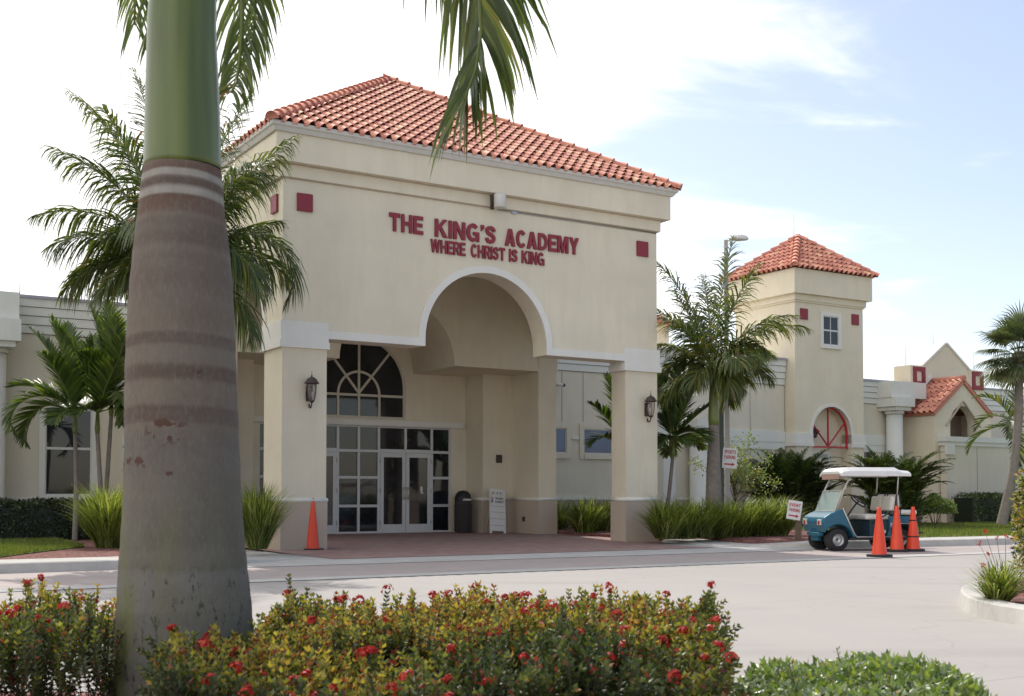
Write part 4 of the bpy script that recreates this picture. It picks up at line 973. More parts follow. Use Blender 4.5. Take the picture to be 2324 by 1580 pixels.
# ---- mid-distance palms
def royal(name, label, loc, H, cs_h, nf, L, ll, wid, seed, base_r=.19, top_r=.13, dead=0, group=None, els=(75,-5), azs=None, n=58, mat='palm', droop=.55, plume=.35, shaft_r=None, lean=(0,0), col=(.15,.75), bend=(1.0,2.0), tips=None):
    r = random.Random(seed); T_ = thing(name, label, 'palm tree', loc, 0, group)
    top = Vector((lean[0], lean[1], H)); palm_trunk(T_, [(0,0,0), tuple(top*.5 + Vector((lean[0]*-.12, lean[1]*-.12, 0))), tuple(top)], [base_r, (base_r+top_r)/2*1.02, top_r], M['trunk'])
    m = MB(); sr = shaft_r or top_r
    m.tube([top, top+Z*cs_h*.12, top+Z*cs_h*.55, top+Z*cs_h], [sr*.98, sr*1.08, sr*.85, sr*.5], 14, .5); m.build('crownshaft', M['green_shaft'], T_)
    for (px_, py_, dY, el) in (tips or ()):
        base = top+Z*cs_h*.93; tip = D(px_, py_, loc[1]+dY) - Vector(loc); az, L_, bn = aimed(base, tip, min(84, el+8))
        lf, rc = MB(), MB(); frond(lf, rc, base, az, R(el), L_, bn, n, ll, droop, wid, r, plume=plume, rr=.022, col=col)
        o = lf.build('frond', M[mat], T_); rc.build('leaf_stalk', M['green_shaft'], o)
    for k in range(nf):
        az = (azs[k] if azs and k < len(azs) else math.degrees(k*2.399963) + r.uniform(-12,12)); f = k/max(1, nf-1)
        el = els[0] + (els[1]-els[0])*f + r.uniform(-8,8)
        lf, rc = MB(), MB(); frond(lf, rc, top+Z*cs_h*.93, R(az), R(el), L*r.uniform(.88,1.08), r.uniform(*bend)*(.85 + .3*(1-f)), n, ll, droop, wid, r, plume=plume, rr=.022, col=col)
        o = lf.build('frond', M[mat], T_); rc.build('leaf_stalk', M['green_shaft'], o)
    for k in range(dead):
        base = top+Z*cs_h*.6; az, L_, bn = aimed(base, D(1688, 850, loc[1]-.3) - Vector(loc), 5)
        lf, rc = MB(), MB(); frond(lf, rc, base, az, R(5), L_, bn, 40, ll*.6, 2.0, wid, r, plume=.5, rr=.02, col=(.1,.9))
        o = lf.build('frond', M['deadfrond'], T_); tag(o, 'dry brown hanging frond'); rc.build('leaf_stalk', M['stem'], o)
    return T_
pB = D(405, 700, 20.4)
royal('royal_palm', 'shaggy dark royal palm mostly hidden behind the huge near trunk', (pB.x, pB.y, .1), 3.75, 1.35, 6, 2.3, .88, .036, 31, .2, .15, els=(70,-10), n=82, droop=1.7, plume=.6, col=(.2,.88),
  tips=[(212,165,.2,68), (150,300,-.3,58), (100,440,.4,42), (112,520,-.8,30), (165,600,.2,15), (215,640,-1.0,0), (265,610,.9,-5), (300,330,1.6,50), (270,230,-1.2,60), (330,120,.8,76), (440,90,-.6,82), (520,170,.6,74), (600,262,.3,55), (560,330,-1.4,50), (575,400,.9,32), (540,430,1.5,15), (662,660,.1,48), (600,640,-.9,22), (560,580,1.2,10), (480,250,1.8,60), (235,480,1.8,20)])
pC = D(1619, 1165, 29.5); pC.z = .1
royal('royal_palm', 'royal palm with orange-green crownshaft and dead frond right of the entrance', (pC.x, pC.y, .1), 2.75, 1.45, 5, 1.7, .72, .040, 44, .235, .125, dead=1, els=(60,-10), n=72, lean=(.02,0), droop=1.3, plume=.6, col=(.4,.93),
  tips=[(1515,560,.3,76), (1650,530,.2,84), (1695,590,-.5,76), (1497,680,-.3,58), (1500,760,.8,38), (1520,700,-1.2,52), (1822,720,.2,52), (1790,690,-.9,56), (1750,850,.3,28), (1720,800,-1.1,38), (1700,850,1.1,10), (1560,820,1.0,15), (1570,860,-.7,12), (1660,880,-.8,5), (1600,600,1.2,74), (1750,780,1.1,35), (1545,640,.9,64)])
# thin palms
def thin_palm(name, label, loc, stems, nf, L, ll, seed, mat='palmlight', els=(80,5), wid=.045, group=None, sr=.05, col=(.1,.9), azs=None, tips=None, n=34):
    r = random.Random(seed); T_ = thing(name, label, 'palm tree', loc, 0, group)
    for si, (dx, dy, tx_, ty_, H) in enumerate(stems):
        top = Vector((tx_, ty_, H)); palm_trunk(T_, [(dx,dy,0), ((dx+tx_)/2+.03, (dy+ty_)/2, H*.5), tuple(top)], [sr*1.25, sr, sr*.85], M['trunk'], 10)
        m = MB(); m.tube([top, top+Z*.08, top+Z*.5], [sr*.9, sr*1.15, sr*.6], 10, .5); m.build('crownshaft', M['green_shaft'], T_)
        for (px_, py_, dY, el) in (tips[si] if tips else ()):
            base = top+Z*.45; tip = D(px_, py_, loc[1]+dY) - Vector(loc); az, L_, bn = aimed(base, tip, el)
            lf, rc = MB(), MB(); frond(lf, rc, base, az, R(el), L_, bn, n, ll, .28, wid, r, plume=.15, vee=.45, rr=.018, col=col)
            o = lf.build('frond', M[mat], T_); rc.build('leaf_stalk', M['green_shaft'], o)
        for k in range(nf if not tips else 0):
            az = (azs[k] if azs and k < len(azs) else math.degrees(k*2.4+dx*9) + r.uniform(-15,15)); el = els[0] + (els[1]-els[0])*k/(nf-1) + r.uniform(-7,7)
            lf, rc = MB(), MB(); frond(lf, rc, top+Z*.45, R(az), R(el), L*r.uniform(.85,1.1), r.uniform(1.3,2.1), 30, ll, .28, wid, r, plume=.12, vee=.45, rr=.018, col=col)
            o = lf.build('frond', M[mat], T_); rc.build('leaf_stalk', M['green_shaft'], o)
    return T_
q = D(170, 1215, 26.3); thin_palm('christmas_palm', 'young multi-stemmed palm with bright upright fronds by the left window', (q.x, q.y, .13), [(0,0,-.06,.1,2.35), (.52,.1,.70,.2,2.75), (.62,-.15,.50,-.1,2.35)], 9, 1.55, .50, 5, els=(84,-5), wid=.062, n=40,
  tips=[[(75,745,.3,72), (120,720,-.4,80), (150,735,.5,84), (22,880,0,48), (35,990,-.6,45), (60,1010,.5,30), (95,800,-.9,60), (230,900,.6,30), (130,960,-.8,10), (190,760,.4,74)],
        [(250,688,.1,88), (205,695,.3,80), (285,765,-.3,66), (290,870,.5,40), (280,960,-.5,20), (180,800,-.6,60), (240,760,.9,70), (265,720,-.2,82)],
        [(120,740,-.3,78), (270,820,-.8,55), (290,1010,.2,25), (180,940,-.7,20), (215,760,.2,80), (285,930,-.4,35)]])
q = D(1503, 1150, 29.5); thin_palm('christmas_palm', 'dark slender palm with curved trunk just right of the right pier', (q.x, q.y, .13), [(0,0,.28,.1,1.95), (-.55,.9,-.72,1.2,1.55)], 10, 1.6, .5, 8, wid=.062, col=(.05,.8), n=38,
  tips=[[(1500,830,.4,74), (1545,800,.3,82), (1590,840,-.3,66), (1608,920,.2,46), (1600,1000,-.6,30), (1585,1020,.7,10), (1500,930,.6,50), (1505,1010,-.4,20), (1570,880,1.0,60), (1520,1030,.8,5), (1560,1010,-.9,5)],
        [(1334,915,.2,58), (1340,1015,-.1,40), (1380,850,.3,75), (1500,870,.4,60), (1470,980,-.5,20), (1440,830,0,84)]])
q = D(2290, 1150, 41.5); thin_palm('christmas_palm', 'slim feather palm behind the leaning fan palm at the right edge', (q.x, q.y, .13), [(.1,0,.25,.1,3.0)], 9, 2.1, .5, 12, 'palm', els=(75,-25), wid=.05)
# fan palm at the far right
def fan(mb, rc, base, az, el, pl_, rad, n, r, col):
    d = Vector((math.cos(az)*math.cos(el), math.sin(az)*math.cos(el), math.sin(el))); mid_ = Vector(base) + d*pl_*.5 + Z*.04
    d2 = (d - Z*.35).normalized(); tip = mid_ + d2*pl_*.5; rc.tube([base, mid_, tip], [.016,.012,.009], 5)
    sdv = d2.cross(Z).normalized(); upv = sdv.cross(d2).normalized()
    for k in range(n):
        a = R(-115 + 230*k/(n-1)) + r.uniform(-.03,.03); v = (d2*math.cos(a) + sdv*math.sin(a) + upv*.12).normalized(); l = rad*(.72+.28*math.cos(a*.6))*r.uniform(.9,1.1)
        wd = v.cross(upv).normalized(); P0 = tip; cur = v.copy(); vs = []; P_ = P0.copy()
        for j in range(4):
            w = (.012,.030,.022,.0)[j]
            if j < 3: vs += [tuple(P_-wd*w), tuple(P_+wd*w)]
            else: vs.append(tuple(P_))
            cur = (cur - Z*.28*(j*.8+.1)).normalized(); P_ = P_ + cur*l/3
        mb.add(vs, [(0,1,3,2), (2,3,5,4), (4,5,6)], r.uniform(*col))
q = G(2272, 1193, .16); SPm = thing('fan_palm', 'leaning cabbage palm with ball of stiff fan leaves at the right edge', 'palm tree', (q.x, q.y, .13))
tp = D(2312, 815, q.y+.3); tl_ = Vector((tp.x-q.x, .3, tp.z-.13))
palm_trunk(SPm, [(0,0,0), (tl_.x*.62,.1,tl_.z*.33), (tl_.x*.92,.2,tl_.z*.66), tuple(tl_)], [.17,.14,.13,.13], M['trunk'])
r = random.Random(9)
for k in range(34):
    f = k/33; lf, rc = MB(), MB(); fan(lf, rc, tuple(tl_ + Z*.1*r.random()), k*2.4, R(85-125*f)+r.uniform(-.1,.1), r.uniform(.65,.95), r.uniform(.72,.95), 34, r, (.1,.8) if f < .85 else (.6,1))
    o = lf.build('fan_leaf', M['sabal'], SPm); rc.build('leaf_stalk', M['green_shaft'], o)
m = MB(); m.tube([tuple(tl_-Z*.25), tuple(tl_+Z*.05), tuple(tl_+Z*.25)], [.18,.24,.12], 12, .5); m.build('leaf_boots', M['stem'], SPm)
# arching grass clumps
def grass_clump(name, label, loc, h, rad, n, seed, group=None, cat='grass clump', wide=None, mat='grassy', bw_=.012, stalk=False, lean=1.0, rz=0.0):
    r = random.Random(seed); m = MB()
    for k in range(n):
        a = r.uniform(0, 6.283); d0 = rad*.35*math.sqrt(r.random()); 
        bx_, by_ = d0*math.cos(a)*(wide or 1), d0*math.sin(a); 
        if wide: bx_ = r.uniform(-wide, wide); by_ = r.uniform(-rad*.5, rad*.5)
        l = h*(r.uniform(.45,1.0) if r.random() < .6 else r.uniform(.9,1.32)); th = (r.random()**1.4*.85+.02)*lean; aa = a + r.uniform(-2.0,2.0)
        out = Vector((math.cos(aa), math.sin(aa), 0)); P_ = Vector((bx_, by_, 0)); cur = (Z*math.cos(th)+out*math.sin(th)).normalized(); wd = out.cross(Z).normalized(); vs = []
        var = r.random(); var = var*var*.75 + r.random()*.25
        if r.random() < .04: var = 1
        for j in range(5):
            w = bw_*(.9,1,.8,.5,0)[j]
            if j < 4: vs += [tuple(P_-wd*w), tuple(P_+wd*w)]
            else: vs.append(tuple(P_))
            P_ = P_ + cur*l/4; cur = (cur + out*.22*lean*(j+.6)*.6 - Z*.13*(j+.4)*lean).normalized()
        m.add(vs, [(0,1,3,2), (2,3,5,4), (4,5,7,6), (6,7,8)], var)
    T_ = thing(name, label, cat, loc, rz, group); m.build('blades', M[mat], T_)
    return T_
q = G(245, 1243, .14); grass_clump('grass_clump', 'feathery fountain grass clump left of the huge trunk', (q.x, q.y, .13), 1.12, .58, 2200, 1, lean=.8, bw_=.009)
q = G(585, 1245, .14); grass_clump('grass_clump', 'feathery fountain grass clump between the huge trunk and left pier', (q.x+.0, q.y, .13), 1.08, .48, 1900, 2, lean=.72, bw_=.009)
gr = 'tall grass clumps right of the right pier'
gl_ = ['first tall grass clump beside the right pier', 'second tall grass clump from the right pier', 'third tall grass clump from the right pier, in front of the dark slender palm', 'fourth tall grass clump from the right pier, at the royal palm', 'fifth tall grass clump from the right pier, under the sports parking sign', 'sixth tall grass clump from the right pier', 'last tall grass clump of the row, beside the event parking sign']
for k, lab in enumerate(gl_):
    px = 1512 + k*42; q = G(px, 1222 - k*1.2, .14); grass_clump('grass_clump', lab, (q.x, q.y, .13), (.94, .84, .90, .80, .92, .86, .96)[k], .7, 1300, 50+k, gr, bw_=.011)
for k, (u, w) in enumerate(((9.9,3.6),(11.1,4.6),(10.9,6.4),(12.4,5.8),(12.6,7.2),(14.2,6.6))):
    p_ = bw(u, w, .13); grass_clump('grass_clump', ['spiky dark grass clump behind the inner pier', 'dark grass clump in the gap left of the right pier', 'dark grass clump at the wall below the narrow blue window', 'dark grass clump at the wall below the wide blue window', 'rear dark grass clump hard against the middle wing wall', 'dark grass clump hidden behind the right pier'][k], tuple(p_), .9, .75, 520, 70+k, 'dark grass clumps inside the gap', bw_=.017)
# leafy masses built from many small leaves
def leaf(mb, p, d, upn, l, w, var):
    s_ = d.cross(upn)
    if s_.length < .05: s_ = d.cross(Vector((1,0,0)))
    s_ = s_.normalized()*w*.5; n_ = s_.cross(d).normalized()
    m1 = p + d*l*.45 - n_*l*.06
    mb.add([tuple(p), tuple(m1 - s_), tuple(p + d*l), tuple(m1 + s_)], [(0,1,2), (0,2,3)], var)
def rdir(r):
    z = r.uniform(-1,1); a = r.uniform(0,6.283); s_ = math.sqrt(1-z*z); return Vector((s_*math.cos(a), s_*math.sin(a), z))
def clipped_hedge(name, label, pts, wid, h, dens, ls, seed, mat='hedge', cat='hedge', inB=True):
    r = random.Random(seed); a = Vector(pts[0]+(0,)); b = Vector(pts[1]+(0,)); L = (b-a).length; t_ = (b-a)/L; s_ = Vector((-t_.y, t_.x, 0)); m = MB()
    n = int(L*(h*2+wid)*dens)
    for _ in range(n):
        x = r.uniform(0,L); q = r.uniform(0, h*2+wid); dz = r.uniform(-.05,.03) + .04*math.sin(x*5+q*3)
        if q < h: p_ = a + t_*x - s_*(wid/2+dz) + Z*q; nn = -s_
        elif q < h+wid: p_ = a + t_*x + s_*(q-h-wid/2) + Z*(h+dz*1.4); nn = Z
        else: p_ = a + t_*x + s_*(wid/2+dz) + Z*(h*2+wid-q); nn = s_
        d = (nn*.7 + rdir(r)*.9 + Z*.3).normalized(); leaf(m, p_ + Z*.13, d, rdir(r), ls*r.uniform(.7,1.3), ls*.5, r.random())
    H_ = thing(name, label, cat, (0,0,0), 0)
    c0 = bw((a.x+b.x)/2, (a.y+b.y)/2) if inB else (a+b)/2
    H_.location = (c0.x, c0.y, 0); H_.rotation_euler = (0, 0, BA if inB else 0); OFF[H_.name] = ((a.x+b.x)/2, (a.y+b.y)/2)
    m.build('foliage', M[mat], H_)
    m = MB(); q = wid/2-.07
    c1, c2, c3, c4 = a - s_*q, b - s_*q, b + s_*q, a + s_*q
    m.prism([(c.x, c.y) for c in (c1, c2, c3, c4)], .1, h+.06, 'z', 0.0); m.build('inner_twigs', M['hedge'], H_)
    return H_
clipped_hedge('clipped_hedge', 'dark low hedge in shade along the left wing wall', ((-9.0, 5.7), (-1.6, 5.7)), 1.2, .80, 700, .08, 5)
clipped_hedge('clipped_hedge', 'clipped green hedge along the yard wall at the right', ((27.2, 5.0), (46, 5.0)), .9, .98, 420, .085, 6, 'areca')
def shrub(name, label, px, py, w_px, h_px, nst, seed, L=1.6, ll=.38, cat='shrub', mat='areca', col=(.1,.8), els=(88,25)):
    q = G(px, py, .15); s_ = q.y/F; r = random.Random(seed); T_ = thing(name, label, cat, (q.x, q.y, .13)); Rw = w_px*s_/2; Hh = h_px*s_
    for k in range(nst):
        a = r.uniform(0,6.283); d0 = Rw*.5*math.sqrt(r.random()); f = r.random()
        lf, rc = MB(), MB(); frond(lf, rc, (d0*math.cos(a), d0*math.sin(a), r.uniform(0,.45)*Hh), a+r.uniform(-.7,.7), R(els[0]-(els[0]-els[1])*f), Hh*r.uniform(.7,1.05), r.uniform(.8,1.6), 30, ll, .45, .05, r, plume=.25, vee=.3, rr=.012, col=col)
        o = lf.build('frond', M[mat], T_); rc.build('leaf_stalk', M['stem'], o)
    m = MB()
    for _ in range(5200):
        d = rdir(r); d.z = abs(d.z); q_ = r.uniform(.25,1)**.5*(1+.12*math.sin(d.x*6+seed)+.09*math.sin(d.y*8+d.z*7)); p_ = Vector((d.x*Rw*q_, d.y*Rw*q_, Hh*.97*(d.z*q_)**.8))
        leaf(m, p_, (d*.7+rdir(r)*.6+Z*.45).normalized(), rdir(r), r.uniform(.12,.26), .032, r.random())
    m.build('leaflets', M[mat], T_)
    return T_
shrub('areca_palm', 'wide dark clumping palm shrub left of the golf cart, below the red arch', 1792, 1190, 165, 150, 150, 3, els=(90,55), ll=.30)
shrub('areca_palm', 'dark clumping palm shrub behind the golf cart roof', 2028, 1196, 120, 155, 140, 4, els=(90,58), ll=.30, col=(.2,1))
def bush(name, label, px, py, w_px, h_px, n, ls, seed, mat, cat='shrub', asp=.8):
    q = G(px, py, .15); s_ = q.y/F; r = random.Random(seed); a = w_px*s_/2; b = h_px*s_; T_ = thing(name, label, cat, (q.x, q.y, .13)); m = MB(); st = MB()
    for _ in range(n):
        d = rdir(r); d.z = abs(d.z)*1.05-.05; rr_ = r.uniform(.62,1)**.5*(1+.10*math.sin(d.x*7+seed)+.08*math.sin(d.y*9+d.z*6)); p_ = Vector((d.x*a*rr_, d.y*a*asp*rr_, b*(.45+ .55*d.z*rr_) if d.z > 0 else b*.45*(1+d.z)))
        leaf(m, p_, (d*.6+rdir(r)*.8+Z*.4).normalized(), rdir(r), ls*r.uniform(.6,1.3), ls*.45, r.random())
    m.build('foliage', M[mat], T_)
    for k in range(9): 
        an = k*.7; st.tube([(0.05*math.cos(an),.05*math.sin(an),0), (a*.3*math.cos(an), a*.3*math.sin(an), b*.4), (a*.6*math.cos(an), a*.5*math.sin(an), b*.8)], [.015,.01,.004], 5)
    st.build('stems', M['stem'], T_); return T_
bush('round_shrub', 'soft light green shrub right of the cones in front of the hedge', 2122, 1192, 85, 66, 4200, .09, 2, 'lime')
bush('round_shrub', 'low dark green shrub at the foot of the wall behind the cones', 2060, 1192, 90, 60, 3000, .10, 3, 'areca')
bush('round_shrub', 'low dark shrub behind the event parking sign post', 1835, 1192, 70, 50, 2500, .10, 5, 'areca')
# small broadleaf tree by the light pole
q = G(1668, 1190, .15); q = D(1668, 1170, 33.0); ST = thing('young_tree', 'young airy broadleaf tree with thin trunk behind the sports parking sign', 'tree', (q.x, q.y, .1)); r = random.Random(17)
tm = MB(); lm = MB(); s_ = 33/F
tm.tube([(0,0,0), (.02,0,.7), (-.02,.03,1.3)], [.035,.03,.025], 7)
for k in range(16):
    an = r.uniform(0,6.283); L = r.uniform(.6,1.15); e = R(r.uniform(20,80)); z0 = r.uniform(.7,1.5); p0 = Vector((0,.02,z0)); d = Vector((math.cos(an)*math.cos(e), math.sin(an)*math.cos(e), math.sin(e)))
    p1 = p0 + d*L*.6 + rdir(r)*.08; p2 = p1 + (d+rdir(r)*.4).normalized()*L*.6; tm.tube([p0, p1, p2], [.014,.009,.004], 5)
    for c_ in (p1, p1.lerp(p2,.5), p2, p2+rdir(r)*.15):
        for _ in range(34): 
            d2 = rdir(r); leaf(lm, c_ + d2*r.uniform(.02,.24), (d2+rdir(r)*.6).normalized(), rdir(r), r.uniform(.06,.11), .045, r.random())
tm.build('trunk', M['stem'], ST); lm.build('crown', M['lime'], ST)
# ---- ixora hedge in the foreground: upright shoots with whorls of small leaves and red flower heads
def ixora(name, label, poly, hfun, nsh, seed, yb, nfl, loc, colbias=0.0, sides=True, depth=.30, ls=.037, stray=8):
    r = random.Random(seed); lf = MB(); st = MB(); fl = MB(); xs = [p[0] for p in poly]; ys = [p[1] for p in poly]; cnt = 0
    lx, ly = loc
    def flower(p, up, rad=.034):
        for _ in range(26):
            d = (up*.9 + rdir(r)).normalized(); q_ = p + d*rad*r.uniform(.65,1.05); s1 = d.cross(rdir(r)).normalized(); s2 = d.cross(s1); w = .0085*r.uniform(.7,1.3)
            fl.add([tuple(q_-s1*w), tuple(q_-s2*w+d*.002), tuple(q_+s1*w), tuple(q_+s2*w+d*.002)], [(0,1,2,3)], r.random())
    tops = []
    def shoot(p, d, L, top, yel):
        steps = max(6, int(L/.019)); 
        pts = [p + d*(L*i/3) + Vector((math.sin(i*2+p.x*40)*.006, math.cos(i*2)*.006, 0)) for i in range(4)]
        st.tube(pts, [.0035,.003,.0025,.0015], 3, .5, cap=False)
        for i in range(steps):
            f = (i+.5)/steps; q_ = p + d*L*f; a = r.uniform(0,6.283)
            s1 = d.cross(Vector((.3,.1,1) if abs(d.z) < .8 else (1,0,0))).normalized(); s2 = d.cross(s1)
            for k in range(4):
                a2 = a + k*1.571 + r.uniform(-.2,.2); o = s1*math.cos(a2) + s2*math.sin(a2); tilt = .35+.75*f
                dd = (o + d*tilt + rdir(r)*.15).normalized()
                t_ = r.random(); v = .04 + .30*t_*(.3+.7*f) + yel*(.25+.75*f)*.72*r.random()**.6  # yellower toward shoot tips: leaf colour, with the lit tops painted in
                if r.random() < .04 + .10*yel: v = r.uniform(.76,1)
                leaf(lf, q_, dd, d, ls*r.uniform(.7,1.2)*(1-.25*f), ls*.46, min(1, v))
    while cnt < nsh:
        x = r.uniform(min(xs), max(xs)); y = r.uniform(min(ys), max(ys))
        if not in_poly(x, y, poly): continue
        cnt += 1; h = hfun(x, y); patch = max(0, min(1, .5 + .9*math.sin(x*3.1+1.0)*math.cos(y*2.3+x) + colbias)); h2 = h - depth*.3 + r.uniform(-.08,.02) + .03*math.sin(x*23+y*17)
        low = r.random()
        z0 = (h2-.18) if low < .62 else r.uniform(.08, max(.1, h-.25))
        d = (Z + rdir(r)*.28).normalized(); L = r.uniform(.14,.26) if low < .62 else r.uniform(.12,.2)
        shoot(Vector((x-lx, y-ly, z0)), d, L, True, patch*(1 if low < .62 else .35))
        if low < .62: tops.append(Vector((x-lx, y-ly, z0)) + d*L)
    for k in range(stray):
        x = r.uniform(min(xs), max(xs)); y = r.uniform(min(ys), max(ys))
        if not in_poly(x, y, poly): continue
        h = hfun(x, y); L = r.uniform(.14,.24); d = (Z + rdir(r)*.22).normalized(); p = Vector((x-lx, y-ly, h-.17)); shoot(p, d, L, True, .3)
        if k % 3 == 0: flower(p + d*(L+.01), Z, .032)
    # front and right faces
    fr_ = int(nsh*.8)
    for _ in range(fr_ if sides else 0):
        i = r.randrange(len(poly)); a = Vector(poly[i]+(0,)); b = Vector(poly[(i+1) % len(poly)]+(0,)); 
        if r.random() > (b-a).length/2.5: continue
        t_ = (b-a).normalized(); o = Vector((t_.y, -t_.x, 0)); p = a.lerp(b, r.random()); z0 = r.uniform(.05, hfun(p.x, p.y)-.18)
        d = (o*.55 + Z*.75 + rdir(r)*.35).normalized(); p = p - o*.08 + Vector((-lx, -ly, z0)); L = r.uniform(.12,.22); shoot(p, d, L, False, max(0, colbias)*.6+.12)
        if r.random() < .05: tops.append(p + d*L)
    r.shuffle(tops)
    for p in tops[:nfl]: flower(p + Z*.006, Z, r.uniform(.014,.032))
    T_ = thing(name, label, 'flowering shrub', (loc[0], loc[1], 0)); 
    f_o = lf.build('foliage', M['ixora'], T_); st.build('stems', M['stem'], T_); o = fl.build('flower_heads', M['petal'], T_); o['kind'] = 'stuff'
    # rough dark core of old wood so the mass is opaque low down
    return T_
def bx_(x0, x1, y0, y1): return [(x0,y0), (x1,y0), (x1,y1), (x0,y1)]
hB = lambda x, y: .57 + .05*math.sin(x*5.0+1) + .02*math.sin(y*9)
hA = lambda x, y: .66 + .04*math.sin(x*7+y*3)
hC = lambda x, y: .62 + .05*math.exp(-((x+.15)/.35)**2) + .06*math.exp(-((x-.72)/.22)**2) + .03*math.sin(x*9+y*4)
ixora('ixora_hedge', 'thin flowering hedge left of the huge trunk, road showing through', bx_(-3.1,-1.62,4.5,5.9), hA, 1000, 1, 0, 42, (-2.3,5.1), .5, sides=False)
ixora('ixora_hedge', 'dense dark flowering hedge right in front of the huge trunk', [(-1.07,3.75), (.18,3.75), (.18,4.72), (-1.36,4.72)], hB, 1500, 2, 0, 60, (-.6,4.2), -.05)
ixora('ixora_hedge', 'tall yellow-leaved flowering hedge behind and right of the huge trunk', bx_(-1.08,.62,4.75,6.0), hC, 2300, 3, 0, 55, (-.2,5.4), .75)
ixora('ixora_hedge', 'dark end block of the flowering hedge with many red flowers', [(.18,3.75), (.66,3.75), (.77,4.4), (.88,5.2), (.93,5.8), (.62,5.9), (.2,4.8)], lambda x, y: .63+.05*math.sin(x*8), 1400, 4, 0, 70, (.6,4.7), .2, stray=6)
def dome_hedge(name, label, cx_, cy_, a, b, h, n, ls, seed, mat, cat='shrub', z0=.1, powr=.35, fill=.16):
    r = random.Random(seed); T_ = thing(name, label, cat, (cx_, cy_, z0)); m = MB(); st = MB()
    for _ in range(n):
        an = r.uniform(0, 6.283); q = math.sqrt(r.random()); x = a*q*math.cos(an); y = b*q*math.sin(an); top = h*(1-q**6)**powr*(1+.06*math.sin(x*11)+.05*math.cos(y*13+x*5)); 
        z = top*(1 - (abs(r.gauss(0,.16)) if fill else r.random()**1.3)) 
        if z < 0: continue
        o = Vector((x/a*q*q, y/b*q*q, 1.0)).normalized(); leaf(m, Vector((x,y,z)), (o*.5+rdir(r)).normalized(), (o+rdir(r)*.7).normalized(), ls*r.uniform(.6,1.3), ls*.48, min(1, r.random()*.8 + (.25 if (r.random() < .12 and x < 0) else 0)))
    for k in range(9):
        x, y = r.uniform(-a*.7,a*.7), r.uniform(-b*.6,b*.4); L = r.uniform(.03,.10); p = Vector((x,y,h*.92)); d = (Z+rdir(r)*.3).normalized(); st.tube([p-Z*.25, p, p+d*L], [.004,.003,.0015], 4)
        for i in range(8): leaf(m, p+d*L*(i/8), (rdir(r)+d).normalized(), d, ls*.8, ls*.4, r.random())
    for k in range(40):
        x, y = r.uniform(-a*.6,a*.6), r.uniform(-b*.6,b*.6); st.tube([(x*.5,y*.5,0), (x*.8,y*.8,h*.5), (x,y,h*.85)], [.007,.005,.002], 4)
    m.build('foliage', M[mat], T_); st.build('stems', M['stem'], T_); return T_
dome_hedge('low_hedge', 'low light green leafy hedge in the bottom right foreground', 1.24, 4.25, .47, .52, .39, 9000, .034, 4, 'lime')
# island planting
q = G(2268,1362,.14); grass_clump('grass_clump', 'small blue-green grass tuft on the kerbed island', (q.x, q.y, .12), .42, .26, 650, 91, None, bw_=.006, lean=1.15)
fs = thing('flower_stalks', 'thin bare stalks with tiny pink flower heads rising from the island tuft', 'flower', (q.x, q.y, .12)); m = MB(); f2 = MB(); r = random.Random(4)
for (px, py) in ((2222,1233),(2235,1205),(2262,1222),(2282,1217),(2243,1258),(2230,1283)):
    t_ = D(px, py, q.y+r.uniform(-.2,.2)); e = Vector((t_.x-q.x, t_.y-q.y, t_.z-.12)); m.tube([(0,0,.05), tuple(e*.5+Vector((.03,0,.02))), tuple(e)], [.004,.003,.002], 4)
    for _ in range(10): leaf(f2, e + rdir(r)*.012, rdir(r), rdir(r), .025, .014, r.random())
m.build('stalks', M['stem'], fs); f2.build('petals', M['petal'], fs)
q = G(2400,1345,.12); dome_hedge('ixora_shrub', 'upright red and yellow-green shrub on the island at the right edge', q.x, q.y, .42, .42, 1.28, 9000, .055, 8, 'ixora', z0=.12, powr=.3, fill=0)
# ================================================================ golf cart
M['cartblue'] = plain('teal_cart_body', (0.018, 0.125, 0.20), 0.35, var=.08, scale=3)
M['cartdark'] = plain('dark_teal_panel', (0.010, 0.038, 0.055), 0.5, var=.08)
M['vinyl'] = plain('white_vinyl', (0.66, 0.63, 0.56), 0.5, var=.05)
M['cartroof'] = plain('white_cart_roof', (0.74, 0.72, 0.70), 0.45, var=.07, scale=4)
M['rubber'] = plain('tyre_rubber', (0.022, 0.021, 0.022), 0.8, var=.15)
M['silver'] = plain('silver_trim', (0.50, 0.50, 0.48), 0.35, .6, .05)
M['strut'] = plain('pale_strut', (0.55, 0.52, 0.46), 0.45, .2, .05)
M['fabricred'] = plain('red_lens', (0.5, 0.03, 0.03), 0.3)
M['lens'] = plain('clear_lens', (0.62, 0.60, 0.56), 0.2)
mm, n, p = newmat('tinted_windshield'); p.inputs['Base Color'].default_value = (.42,.52,.50,1); p.inputs['Roughness'].default_value = .12; p.inputs['Alpha'].default_value = .62; n.links.new(rampf(n, noise(n, 5, 3), .3, .7, .08, .2), p.inputs['Roughness']); M['wind'] = mm
psi = R(9); w1 = G(1898, 1251, 0)
